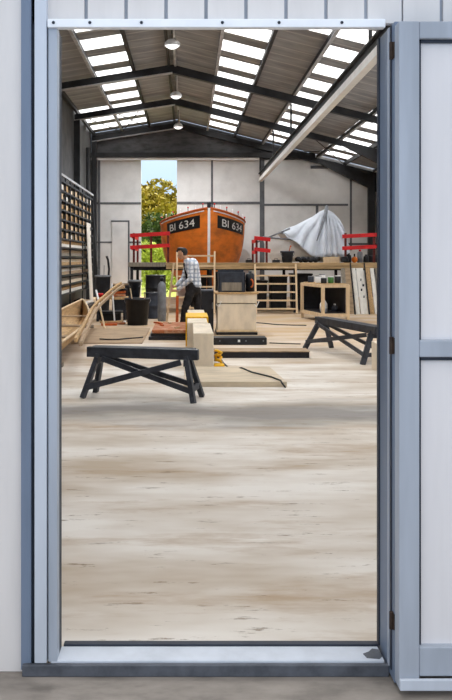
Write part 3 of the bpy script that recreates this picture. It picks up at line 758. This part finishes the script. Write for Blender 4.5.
# tarpaulin
def interp(tab, x):
    for (xa, ya), (xb, yb) in zip(tab, tab[1:]):
        if x <= xb:
            f = (x - xa) / (xb - xa); return ya + (yb - ya) * f
    return tab[-1][1]
top_tab = [(282, 231.5), (287, 228.5), (296, 225.5), (305, 221), (314, 216.5), (321, 211.5), (327, 209), (334, 212.5), (340, 219), (343, 225), (346, 238)]
hem_tab = [(282, 233), (286, 238), (293, 241), (300, 248), (306, 254), (312, 257.5), (330, 256), (338, 257), (346, 252)]
NU, NV = 60, 36; P = []
for i in range(NU + 1):
    u = 282 + 64 * i / NU; row = []
    zt = PZ(interp(top_tab, u), DY); zh = PZ(interp(hem_tab, u), 22.75)
    for j in range(NV + 1):
        c = -1 + 2 * j / NV
        # radial folds falling from the peak
        hw = .76 * (abs(c) ** .6) * (1 if c > 0 else -1)
        drop = abs(c) ** 1.7
        z = zt + (zh - zt) * drop
        ang = math.atan2((u - 327) * .03, .05 + abs(c) * .75)
        fs_ = math.sin(ang * 11 + .9 * math.sin(u * .21) + 1.1 * c); fold = (1 - 2 * abs(fs_) ** .7) * .085 * min(1, abs(c) * 1.8) + math.sin(u * .55 + c * 2) * .02 * abs(c)
        row.append(Vector((PX(u, 23.2), DY + hw + (-1 if c < 0 else 1) * -fold * 1.0, z + fold * .12)))
    P.append(row)
q = MB().grid(P); tarp_o = o = q.build('tarpaulin', 'tarp', smooth=True); tag(o, 'crumpled white and pale blue tarpaulin draped in folds over the white dinghy', 'tarpaulin')
md = o.modifiers.new('thick', 'SOLIDIFY'); md.thickness = .012
pk = PT(327, 206.5, DY - .06)
q = MB().tube([Vector((pk.x, DY, SZ + .7)), Vector((pk.x, DY, pk.z + .01))], .03, 8); q.tube([Vector((pk.x, DY - .02, pk.z)), Vector((pk.x - .10, DY - .42, pk.z - .22)), Vector((pk.x - .27, DY - .70, pk.z - .62)), Vector((pk.x - .42, DY - .82, pk.z - 1.02))], [.05, .05, .04, .012], 8)
q.build('fold_strip', 'greymetal', tarp_o, True)  # grey tube put in for the dark fold line and knob at the peak
q = MB().tube([PT(256, 242.5, 22.75), PT(290, 228.5, 22.72)], .024, 8); o = q.build('spar', 'greymetal', smooth=True); tag(o, 'grey spar resting across the bow of the white dinghy', 'spar')
# bucket with brush on the staging
def bucket(name, label, cat, x, y, z, r0, r1, h, m_, rim='black2', group=None, handle=True):
    t = thing(name, label, cat, (x, y, z), group)
    q = MB().lathe([(r0, 0), (r1, h), (r1 + .012, h), (r1 + .012, h - .03), (r1 - .006, h - .03), (r1 - .014, h - .02), (r0 - .012, .02), (1e-4, .02)], (x, y, z + .002), 24); q.build('body', m_, t, True)
    q = MB().lathe([(r1 + .004, h - .045), (r1 + .02, h - .045), (r1 + .02, h + .006), (r1 - .012, h + .006), (r1 - .012, h - .02), (r1 + .004, h - .045)], (x, y, z), 24, caps=False); q.build('rim', rim, t, True)
    if handle:
        q = MB().tube([(x + (r1 + .022) * math.cos(a), y - .12 * math.sin(a), z + h - .03 - .16 * math.sin(a) * 1.0) for a in [math.pi * k / 12 for k in range(13)]], .008, 6); q.build('handle', 'greymetal', t, True)
    return t
bucket('bucket', 'charcoal bucket standing on the staging in front of the white dinghy', 'bucket', PX(287.3, 22.35), 22.35, SZ, .135, .18, .33, 'charcoal', 'charcoal')
q = MB().tube([(PX(287, 22.35), 22.38, SZ + .03), (PX(290.5, 22.35), 22.42, SZ + .45)], .015, 6); q.ball((PX(291, 22.35), 22.42, SZ + .47), .025, 8)
o = q.build('brush', 'orange_wood', smooth=True); tag(o, 'thin orange handled brush sticking out of the charcoal bucket', 'brush')
o = MB().box(PX(323, 22.5), PX(338, 22.5), 22.25, 22.5, SZ + .003, SZ + .17).build('wooden_block', 'pine', bevel=.008); tag(o, 'cream wooden block on the staging below the tarpaulin hem', 'block')
q = MB()
for k in range(1): pass
pts = [(PX(297, 22.4) + .62 * k / 40, 22.42 + .03 * math.sin(k * .9), SZ + .095 + .02 * math.sin(k * .7)) for k in range(41)]
q.tube(pts, .07, 8); o = q.build('black_shape', 'black', smooth=True); tag(o, 'long black shape lying on the staging between bucket and wooden block', 'roll')  # black wavy tube along the deck
def coil(label, u, y, r, n, m_, cat='rope', name='rope_coil'):
    x = PX(u, y); pts = []
    for k in range(n * 14):
        a = 2 * math.pi * k / 14; pts.append((x + (r + .01 * math.sin(k)) * math.cos(a), y + (r + .01 * math.sin(k)) * math.sin(a), SZ + .03 + .035 * k / 14))
    o = MB().tube(pts, .024, 6).build(name, m_, smooth=True); tag(o, label, cat)
coil('coil of black rope on the staging close to the wooden block', 344.6, 22.17, .085, 4, 'black')
coil('coil of dark rope on the staging under the red rail by the corner column', 372, 23.1, .13, 5, 'black2')
t = thing('buoy', 'small orange buoy among the dark gear beyond the tarpaulin', 'buoy', (PX(354.5, 22.7), 22.7, SZ))
x = PX(354.5, 22.7); MB().ball((x, 22.7, SZ + .094), .09, 14).build('float', 'orange', t, True); MB().tube([(x, 22.7, SZ + .18), (x, 22.7, SZ + .26)], .02, 8).build('neck', 'black', t)
for u, h, lb, m_ in ((348.5, .26, 'black canister standing beside the orange buoy', 'black'), (360, .36, 'grey canister standing beside the orange buoy', 'greymetal'), (366.2, .22, 'low black canister next to the grey canister', 'black')):
    x = PX(u, 22.75); t = thing('canister', lb, 'canister', (x, 22.75, SZ))
    MB().lathe([(.075, 0), (.08, .01), (.08, h * .8), (.05, h * .9), (.03, h * .92), (.03, h)], (x, 22.75, SZ + .002), 14).build('body', m_, t, True); MB().lathe([(.036, h - .03), (.036, h + .02), (1e-4, h + .02)], (x, 22.75, SZ), 10).build('cap', 'red' if u == 360 else 'black2', t)
for u, lb, m_, w_ in ((249, 'small black tool box on the staging before the short red rail', 'black', .18), (276, 'small dark tin lying on the staging next to the charcoal bucket', 'black2', .2)):
    x = PX(u, 22.4); t = thing('tool_box', lb, 'tool box', (x, 22.4, SZ)); box('body', m_, x - w_ / 2, x + w_ / 2, 22.3, 22.5, SZ + .001, SZ + .09, t, .01)
    MB().tube([(x - .05, 22.4, SZ + .09), (x - .04, 22.4, SZ + .125), (x + .04, 22.4, SZ + .125), (x + .05, 22.4, SZ + .09)], .01, 6).build('handle', 'greymetal', t)

# ------------------------------------------------------------------ open frame crate with jars
t = thing('frame_crate', 'open pine frame crate with paint pots on top below the staging', 'crate', (3.2, 19.2, 0))
CA, CB, CCc = Vector((3.12, 18.5, 0)), Vector((2.86, 20.05, 0)), Vector((3.72, 18.62, 0)); CD = CB + CCc - CA; CH = .88
for p in (CA, CB, CCc, CD): MB().beam(p, p + Vector((0, 0, CH)), .075, .075, up=(0, 1, 0)).build('post', 'pine', t, bevel=.004)
for pa, pb in ((CA, CB), (CA, CCc), (CB, CD), (CCc, CD)):
    for z in (.17, CH - .03): MB().beam(pa + Vector((0, 0, z)), pb + Vector((0, 0, z)), .06, .075).build('rail', 'pine', t, bevel=.003)
ins = lambda p, f: CA.lerp(CD, .5).lerp(p, f)
MB().prism([tuple(ins(p, .93).xy) for p in (CA, CCc, CD, CB)], 'z', CH + .008, CH + .025).build('top', 'tan', t)
MB().prism([tuple(ins(p, .9).xy) for p in (CA, CCc, CD, CB)], 'z', .21, .228).build('shelf', 'black2', t)
q = MB(); q.beam(CB.lerp(CD, .06) + Vector((0, .03, .53)), CD.lerp(CB, .06) + Vector((0, .03, .53)), .02, .62); q.beam(CCc.lerp(CD, .06) + Vector((-.03, 0, .53)), CD.lerp(CCc, .06) + Vector((-.03, 0, .53)), .02, .62); q.build('back_panel', 'black2', t)
ctr = lambda a, b_: CA + (CCc - CA) * a + (CB - CA) * b_
jars = [(.14, .72, .075, .15, 'charcoal', 'charcoal pot at the far corner of the crate top'), (.2, .42, .08, .17, 'white', 'white lidded pot in the middle of the crate top'), (.18, .16, .07, .13, 'black', 'black pot at the near corner of the crate top'),
        (.5, .2, .07, .16, 'green', 'green jar among the pots on the crate top'), (.8, .22, .075, .18, 'black2', 'black tall pot at the outer end of the crate top'), (.56, .66, .08, .2, 'white', 'white tall pot behind the green jar on the crate'), (.9, .62, .07, .14, 'greymetal', 'grey tin behind the black tall pot on the crate')]
for a, b_, r, h, m_, lb in jars:
    p = ctr(a, b_) + Vector((0, 0, CH + .026)); t2 = thing('paint_pot', lb, 'pot', tuple(p), 'paint pots on the frame crate')
    MB().lathe([(r * .92, 0), (r, .01), (r, h * .86), (r * .9, h * .9)], p, 14).build('body', m_, t2, True); MB().lathe([(r * .95, h * .9), (r * .95, h), (1e-4, h)], p, 14).build('lid', 'white' if m_ in ('green', 'black2') else 'greymetal', t2)
for a, b_, r, h, m_, lb in ((.3, .3, .09, .3, 'white', 'white jug inside the open frame crate'), (.75, .3, .08, .16, 'charcoal', 'small dark pot inside the open frame crate')):
    p = ctr(a, b_) + Vector((0, 0, .23)); t2 = thing('jug', lb, 'jug', tuple(p))
    MB().lathe([(r, 0), (r, h * .6), (r * .5, h * .85), (r * .3, h * .9), (r * .3, h)], p, 14).build('body', m_, t2, True); MB().lathe([(r * .36, h), (r * .36, h + .02), (1e-4, h + .02)], p, 10).build('cap', 'red' if m_ == 'white' else 'white', t2)
# boards leaning on the staging edge
lean = [(346.8, .10, 'greyboard', 'grey weathered board leaning on the staging, closest to the crate'), (352, .16, 'tan2', 'tan weathered board leaning on the staging beside the grey one'), (358.6, .10, 'whiteboard', 'narrow white board leaning on the staging'),
        (365, .19, 'whiteboard', 'wide white board with dark marks leaning on the staging'), (372, .14, 'tan', 'brown board leaning on the staging between two white boards'), (377.6, .10, 'whiteboard', 'white board leaning on the staging next to the hinge post'), (383, .13, 'greyboard', 'grey board leaning on the staging behind the hinge post')]
for u, w_, m_, lb in lean:
    x = PX(u, 21.3); o = MB().beam((x, 21.35, 0), (x + .02 * R.uniform(-1, 1), 21.90, 1.22), w_, .03, up=(0, 1, 0))
    o = o.build('leaning_board', m_, bevel=.003); tag(o, lb, 'board', 'boards leaning on the staging')
    if u == 365:
        q = MB(); 
        for (f, dx, w2) in ((.72, -.02, .03), (.6, .03, .05), (.5, -.03, .04), (.35, .02, .03)): q.beam((x + dx, 21.35 + .55 * f - .022, 1.22 * f), (x + dx + .01, 21.35 + .55 * (f + .05) - .022, 1.22 * (f + .05)), w2, .006, up=(0, 1, 0))
        q.build('mark', 'black', o)
for u in (355.3, 369.7):
    x = PX(u, 21.2); o = MB().beam((x, 21.22, 0), (x, 21.86, 1.36), .035, .03, up=(0, 1, 0)).build('leaning_bar', 'black', bevel=.002); tag(o, 'thin black bar leaning on the staging %s' % ('before the tan weathered board' if u < 360 else 'before the brown board'), 'bar')
# pale box behind the far trestle
t = thing('carton', 'cream carton standing behind the legs of the end-on trestle', 'box', (2.7, 10.8, 0))
box('body', 'pine2', 2.5, 2.95, 10.45, 10.9, 0, .37, t, .006); box('tape', 'tan', 2.66, 2.73, 10.445, 10.905, .1, .372, t, 0)

# ------------------------------------------------------------------ timber rack on the side wall
RX0, RX1, RY0, RY1 = -3.5, -3.25, 19.6, 27.4
t = thing('timber_rack', 'tall dark pigeonhole rack along the side wall', 'rack', (-3.4, 23.5, 0))
ncol, pitch = 9, .25
shelf_z = [2.02 + pitch * k for k in range(7)] + [.55, .80, 1.05, 1.30, 1.55, 1.79]
for z in shelf_z: box('shelf', 'black2', RX0, RX1, RY0, RY1, z - .045, z, t, 0)
dy = (RY1 - RY0) / ncol
for k in range(ncol + 1):
    y = RY0 + dy * k
    box('post', 'black', RX1 - .03, RX1, y - .06, y + .02, 2.0 if 0 < k < ncol and k % 3 else 0, 3.62, t, 0)
box('back_panel', 'black2', RX0 - .015, RX0, RY0, RY1, .2, 3.6, t, 0)
MB().beam((RX1 - .01, RY0, 3.65), (RX1 - .01, RY1, 3.65), .05, .06).build('top_rail', 'frame_edge', t)
bm_ = ['pine', 'tan', 'pine2', 'pine', 'tan', 'whiteboard']
mesh_cache = {}
nshow = 0
for r_ in range(6):
    for c in range(ncol):
        y = RY0 + dy * c + .08; z = 2.02 + pitch * r_
        w_ = R.uniform(.42, .56); h = R.uniform(.12, .17); m_ = R.choice(bm_)
        o = MB().box(RX0 + .02, RX1 - .034, y, y + w_, z + .003, z + h).build('timber_bundle', m_); 
        tag(o, '%s timber bundle in the rack, %s row from the top, %s bay from the doorway' % ({'pine': 'pale', 'tan': 'tan', 'pine2': 'cream', 'whiteboard': 'white'}[m_], ORD[5 - r_], ORD[c]), 'timber', 'timber bundles in the pigeonhole rack')
for i, z in enumerate((.55, .80, 1.05, 1.30, 1.55, 1.79)):
    for j in range(2):
        m_ = ('whiteboard', 'tan', 'pine2', 'greyboard', 'tan2')[(i * 2 + j) % 5]
        o = MB().box(RX0 + .03 + .015 * j, RX1 - .036 - .03 * j, RY0 + .2 + .1 * j, 25.6 + .3 * ((i + j) % 3), z + .004 + .085 * j, z + .083 + .085 * j).build('stored_plank', m_, bevel=.003)
        tag(o, '%s long plank on the %s rack shelf from the floor, %s of its pair' % ({'whiteboard': 'white', 'tan': 'tan', 'pine2': 'cream', 'greyboard': 'grey', 'tan2': 'weathered'}[m_], ORD[i], 'lower' if j == 0 else 'upper'), 'plank', 'long planks on the lower rack shelves')
# white sheet leaning at the rack's end, black timbers on the floor along the wall
o = MB().beam((-3.08, 25.6, .0), (-3.2, 25.6, 2.62), .72, .03, up=(1, 0, 0)).build('white_sheet', 'whiteboard', bevel=.004); tag(o, 'tall white sheet leaning upright against the far end of the rack', 'sheet')
o = MB().beam((-2.98, 26.6, .0), (-3.18, 26.6, 3.3), .10, .07, up=(1, 0, 0)).build('dark_post', 'frame', bevel=.004); tag(o, 'tall dark post leaning beside the white sheet', 'post')
for i, (x, z, m_, lb) in enumerate(((-3.12, 0, 'black2', 'black long timber on the floor against the foot of the rack'), (-2.98, 0, 'black', 'black long timber on the floor, outermost beside the rack'), (-3.05, .125, 'whiteboard', 'white edged long timber lying on top of the two black ones'))):
    o = MB().box(x - .06, x + .06, 19.0, 25.0, z, z + (.12 if i < 2 else .05)).build('long_timber', m_, bevel=.006); tag(o, lb, 'timber', 'long timbers beside the rack')

# ------------------------------------------------------------------ open wooden dinghy under repair
A0, A1 = Vector((-2.0, 10.6, 0)), Vector((-2.36, 17.9, 0))
t = thing('wooden_dinghy', 'long open tan wooden dinghy under repair beside the rack', 'boat', (-2.05, 14.2, 0))
def wpt(a, s_, sd, sh=0):
    ax = A0.lerp(A1, a)
    bb = (.31 + .07 * math.sin(math.pi * min(1, a / .9))) * (1 - max(0, (a - .45) / .55) ** 2.2) + .012 - sh
    zg = .36 + .34 * max(0, a - .3) ** 1.6 + .02
    z = .12 + (zg - .12) * s_ + sh * (1 - s_)
    return ax + Vector((sd * max(.004, bb) * (1 - (1 - s_) ** 2.2) ** .55, 0, z))
q = MB()
for sh, rev in ((0, 0), (.025, 1)):
    for sd in (1, -1): q.grid([[wpt(i / 26, j / 8, sd, sh) for j in range(9)] for i in range(27)])
q.build('hull', 'tan', t, True)
tr = [wpt(0, j / 8, -1) for j in range(8, 0, -1)] + [wpt(0, j / 8, 1) for j in range(9)]
q = MB(); n = len(tr); q.add([p for p in tr] + [p + Vector((0, .03, 0)) for p in tr], [tuple(range(n)), tuple(range(n, 2 * n))[::-1]] + [(i, (i + 1) % n, n + (i + 1) % n, n + i) for i in range(n)]); q.build('transom', 'orange_wood', t)
for sd in (1, -1): MB().tube([wpt(i / 26, 1, sd) for i in range(27)], .022, 8).build('gunwale', 'pine', t, True)
for a in (.2, .45, .68):
    p, q_ = wpt(a, .72, -1, .02), wpt(a, .72, 1, .02); MB().beam(p, q_, .2, .025).build('thwart', 'tan2', t)
MB().beam(wpt(.03, 0, 1) - Vector((0, 0, .03)), wpt(.96, 0, 1) - Vector((0, 0, .03)), .05, .06).build('keel', 'black2', t)
MB().tube([wpt(1, s_ / 6, 1) + Vector((0, .01, 0)) for s_ in range(7)], .03, 8).build('stem_post', 'brown', t, True)
for a, lb in ((.06, 'under the transom end of the open dinghy'), (.9, 'under the bow end of the open dinghy')):
    p = A0.lerp(A1, a); o = MB().box(p.x - .3, p.x + .3, p.y - .06, p.y + .06, 0, .058).build('chock', 'greyboard', bevel=.004); tag(o, 'grey timber chock ' + lb, 'chock', 'chocks under the open dinghy')
for off, lb in ((.0, 'upper'), (.06, 'lower')):
    cp = [(76, 344, 10.1), (80, 335.5, 11.1), (84, 328, 12.3), (88, 319.5, 13.8), (92.5, 311, 15.5), (98, 304, 16.5), (105, 298, 17.4), (112, 291.5, 18.1), (121, 285, 18.7)]
    pts = [PT(u_, v_, y_) for u_, v_, y_ in cp]
    pts = [p + Vector((off, -.02, .0 if off else .05)) for p in pts]
    q = MB()
    for i in range(len(pts) - 1): q.beam(pts[i], pts[i + 1], .045, .05)
    o = q.build('curved_strip', 'tan' if off == 0 else 'tan2', bevel=.002); tag(o, '%s of two long curved timber strips rising beside the open dinghy to the bench' % lb, 'timber strip')

# ------------------------------------------------------------------ clutter between dinghy and tubs
t = thing('work_bench', 'low brown work bench piled with timber behind the open dinghy', 'bench', (-1.8, 19.2, 0))
box('top', 'tan', -2.18, -1.45, 18.85, 19.5, .52, .57, t, .004)
for x in (-2.13, -1.50):
    for y in (18.9, 19.45): box('leg', 'black2', x - .03, x + .03, y - .03, y + .03, 0, .52, t, 0)
box('shelf', 'black2', -2.13, -1.50, 18.92, 19.43, .2, .23, t, 0)
t = thing('tool_chest', 'black tool chest on the floor below the low brown bench', 'tool box', (-1.8, 19.2, 0))
box('body', 'black', -2.08, -1.62, 19.0, 19.4, .0, .17, t, .008); box('lid', 'charcoal', -2.09, -1.61, 18.99, 19.41, .17, .195, t, .004)
t = thing('floor_cabinet', 'low charcoal cabinet between the tall bin and the black storage crate', 'cabinet', (-1.9, 22.6, 0))
box('body', 'charcoal', -2.12, -1.6, 22.35, 22.85, .04, .74, t, .008); box('top', 'tan2', -2.14, -1.58, 22.32, 22.87, .74, .78, t, .004); box('plinth', 'black', -2.1, -1.62, 22.4, 22.8, 0, .04, t, 0); box('door', 'black2', -2.09, -1.63, 22.33, 22.35, .08, .70, t, .003)
for k, (x, y, ln_, a, m_) in enumerate(((-1.78, 18.45, .5, .2, 'tan'), (-1.62, 18.1, .4, -.3, 'brown'), (-1.4, 18.7, .5, .5, 'tan2'), (-1.75, 17.75, .35, .1, 'orange_wood'))):
    o = MB().beam((x - ln_ / 2 * math.cos(a), y - ln_ / 2 * math.sin(a), .025), (x + ln_ / 2 * math.cos(a), y + ln_ / 2 * math.sin(a), .025), .12, .045).build('floor_offcut', m_, bevel=.004)
    tag(o, ('tan offcut on the floor right before the low bench', 'red brown offcut on the floor by the stick', 'weathered offcut on the floor beside the bench leg', 'small orange offcut on the floor by the dinghy bow')[k], 'offcut', 'offcuts on the floor by the bench')
for i, (xa, za, xb, zb, m_, y, lb) in enumerate(((-2.0, .60, -1.5, .62, 'brown', 19.1, 'red brown offcut plank lowest on the bench'), (-1.95, .66, -1.5, .69, 'orange_wood', 19.15, 'orange plank in the bench pile'), (-1.85, .72, -1.48, .75, 'black2', 19.2, 'dark plank in the bench pile'), (-1.8, .78, -1.52, .80, 'tan', 19.12, 'tan short plank topmost on the bench'))):
    o = MB().beam((xa, y, za), (xb, y, zb), .3, .05).build('bench_plank', m_, bevel=.004); tag(o, lb, 'plank', 'planks piled on the work bench')
o = bucket('red_pot', 'small red pot at the end of the low brown bench', 'pot', -2.08, 18.98, .57, .04, .05, .09, 'red', 'red', handle=False)
bucket('waste_bin', 'tall charcoal bin in the corner behind the low bench', 'bin', -2.34, 22.0, 0, .17, .21, 1.02, 'charcoal', 'greymetal', handle=False)
q = MB().tube([(-2.24, 22.0, .1), (-2.2, 22.0, .8), (-2.17, 22.0, 1.2), (-2.2, 22.0, 1.45), (-2.24, 22.0, 1.55)], .03, 8); tag(q.build('black_hose', 'black', smooth=True), 'thick black hose rising out of the charcoal bin', 'hose')
for i, (x, y, z, lb) in enumerate(((-2.45, 21.95, 1.2, 'grey rod leaning out of the charcoal bin towards the rack'), (-2.31, 22.05, 1.3, 'grey rod standing upright in the charcoal bin'))):
    q = MB().tube([(-2.36 + .03 * i, 22, .1), (x, y, z)], .012, 6); tag(q.build('metal_rod', 'greymetal'), lb, 'rod')
t = thing('stick', 'white and tan stick leaning on the bow of the open dinghy', 'stick', (-1.77, 17.1, 0))
a, b_ = Vector((-1.775, 17.05, 0)), Vector((-2.1, 18.3, .76)); mid = a.lerp(b_, .5)
MB().tube([a, mid], .022, 8).build('shaft', 'pine', t); MB().tube([mid, b_], .023, 8).build('grip', 'white', t)
q = MB().tube([(-1.70, 18.55, 0), (-1.79, 18.80, .9)], .018, 8); tag(q.build('white_stick', 'white'), 'thin white stick leaning on the front of the low bench', 'stick')
o = MB().ball((-1.45, 18.35, .035), .035, 10).build('white_ball', 'white', smooth=True); tag(o, 'small white round pot on the floor near the black tub', 'pot')
bucket('black_tub', 'big open black tub on the floor in front of the dark drums', 'tub', PX(137.5, 17.95), 17.95, 0, .225, .275, .595, 'black', 'black2')
for i, (x0_, x1_, lb) in enumerate(((-1.22, -1.30, 'pale stick slanting out of the big black tub'), (-1.02, -.98, 'tan stick standing in the big black tub'))):
    q = MB().tube([(x0_ + .05, 17.95, .05), (x1_, 18.0, .82 if i == 0 else .74)], .016, 6); tag(q.build('tub_stick', 'pine' if i == 0 else 'tan2'), lb, 'stick')
t = thing('storage_crate', 'black storage crate behind the big black tub carrying a dark bucket', 'crate', (-1.3, 20.2, 0))
box('body', 'black', -1.62, -1.12, 19.95, 20.5, 0, .44, t, .01); box('lid', 'black2', -1.64, -1.10, 19.93, 20.52, .44, .48, t, .006)
bucket('bucket', 'charcoal bucket standing on the black storage crate', 'bucket', -1.34, 20.2, .48, .12, .16, .46, 'charcoal', 'greymetal')
t = thing('oil_drum', 'black drum with lid under the open end of the staging', 'drum', (-.85, 21.3, 0))
MB().lathe([(.27, 0), (.28, .02), (.27, .05), (.27, .33), (.285, .35), (.27, .37), (.27, .68), (.285, .7), (.27, .72), (.27, 1.02), (.28, 1.04)], (-.86, 21.3, 0), 24).build('body', 'black', t, True); MB().lathe([(.28, 1.04), (.26, 1.05), (.05, 1.06), (1e-4, 1.06)], (-.86, 21.3, 0), 24).build('lid', 'black2', t)
t = thing('paint_drum', 'short dark drum in front of the tall black drum', 'drum', (-.93, 19.9, 0))
MB().lathe([(.2, 0), (.21, .02), (.2, .05), (.2, .3), (.212, .32), (.2, .34), (.2, .62), (.21, .64)], (-.86, 19.9, 0), 22).build('body', 'charcoal', t, True); MB().lathe([(.21, .64), (.19, .65), (1e-4, .655)], (-.86, 19.9, 0), 22).build('lid', 'black', t)
t = thing('gas_cylinder', 'grey gas cylinder standing beside the person', 'gas cylinder', (-.62, 19.0, 0))
MB().lathe([(.09, 0), (.1, .02), (.1, .8), (.085, .88), (.04, .93), (.03, .95)], (-.62, 19.0, 0), 18).build('body', 'greymetal', t, True); MB().lathe([(.03, .95), (.045, .96), (.045, 1.03), (.02, 1.05), (1e-4, 1.05)], (-.62, 19.0, 0), 12).build('valve', 'black2', t, True)

# ------------------------------------------------------------------ trees beyond the opening
def tree(name, label, cat, x, y, h, rx, ry, z0, n, leafmat, size, seed, tr_r=.14):
    rr = random.Random(seed); t = thing(name, label, cat, (x, y, -.02))
    q = MB(); cz = (z0 + h) / 2; rz = (h - z0) / 2
    blobs = [(x + rr.uniform(-.55, .55) * rx, y + rr.uniform(-.5, .5) * ry, cz + rr.uniform(-.6, .55) * rz, rr.uniform(.38, .6)) for _ in range(14)] + [(x, y, cz, .6)]
    for k in range(n):
        bx, by, bz, f = rr.choice(blobs)
        d = Vector((rr.gauss(0, 1), rr.gauss(0, 1), rr.gauss(0, 1))).normalized() * rr.uniform(.6, 1) ** .5
        p = Vector((bx + d.x * rx * f, by + d.y * ry * f, max(.05, bz + d.z * rz * f)))
        a = Vector((rr.gauss(0, 1), rr.gauss(0, 1), rr.gauss(0, 1))).normalized(); b_ = a.cross(Vector((rr.gauss(0, 1), rr.gauss(0, 1), rr.gauss(0, 1)))).normalized(); s_ = size * rr.uniform(.6, 1.3)
        q.add([p - a * s_, p + b_ * s_ * .5, p + a * s_, p - b_ * s_ * .5], [(0, 1, 2, 3)])
    q.build('foliage', leafmat, t, recalc=False)
    q = MB(); q.tube([(x, y, -.02), (x + .06, y, cz * .5), (x, y, cz)], [tr_r, tr_r * .8, tr_r * .4], 8)
    for k in range(5):
        a = k * 1.3; q.tube([(x, y, cz * .6), (x + math.cos(a) * rx * .5, y + math.sin(a) * ry * .5, cz + rz * .35)], [tr_r * .4, tr_r * .12], 6)
    q.build('trunk', 'bark', t, True)
tree('tree', 'tall olive yellow tree seen through the open bay', 'tree', -2.3, 47, 6.35, 2.5, 2.0, 1.6, 9000, 'leaf_yellow', .16, 1)
tree('shrub', 'dark green dense shrub below the yellow tree', 'shrub', -1.6, 39.5, 4.05, 1.9, 1.2, .6, 9000, 'leaf_green', .11, 2, .1)
tree('shrub', 'low lime green shrub just outside the open bay', 'shrub', -1.45, 34.6, 2.25, 1.3, .8, .1, 6000, 'leaf_lime', .08, 3, .06)

# ------------------------------------------------------------------ light
wd = bpy.data.worlds.new('World'); sc.world = wd; wd.use_nodes = True; nt = wd.node_tree
bg = nt.nodes['Background']; tc = N(nt, 'ShaderNodeTexCoord'); sp = N(nt, 'ShaderNodeSeparateXYZ'); nt.links.new(tc.outputs['Generated'], sp.inputs[0])
r_ = ramp(nt, sp.outputs['Z'], .0, (.36, .55, .80), .45, (.97, .975, .99)); nt.links.new(r_.outputs['Color'], bg.inputs['Color']); bg.inputs['Strength'].default_value = 1.0
sl = bpy.data.lights.new('sun', 'SUN'); sl.energy = 6.5; sl.angle = math.radians(3); sl.color = (1, .96, .9)
so = bpy.data.objects.new('sun', sl); C.objects.link(so); so.rotation_euler = Vector((-.55, -.30, -.85)).to_track_quat('-Z', 'Y').to_euler(); so.location = (10, 20, 20)

# ------------------------------------------------------------------ camera
cd = bpy.data.cameras.new('camera'); cd.sensor_width = 36; cd.lens = F / 700 * 36; cd.sensor_fit = 'AUTO'
cd.shift_x = (226 - CU) / 700; cd.shift_y = -(350 - CV) / 700; cd.clip_end = 300
cam = bpy.data.objects.new('camera', cd); C.objects.link(cam); cam.location = (0, 0, EYE); cam.rotation_euler = (math.pi / 2, 0, 0); sc.camera = cam
vs = sc.view_settings; vs.view_transform = 'Standard'; vs.look = 'None'; vs.gamma = 1; vs.use_curve_mapping = False; vs.exposure = .55
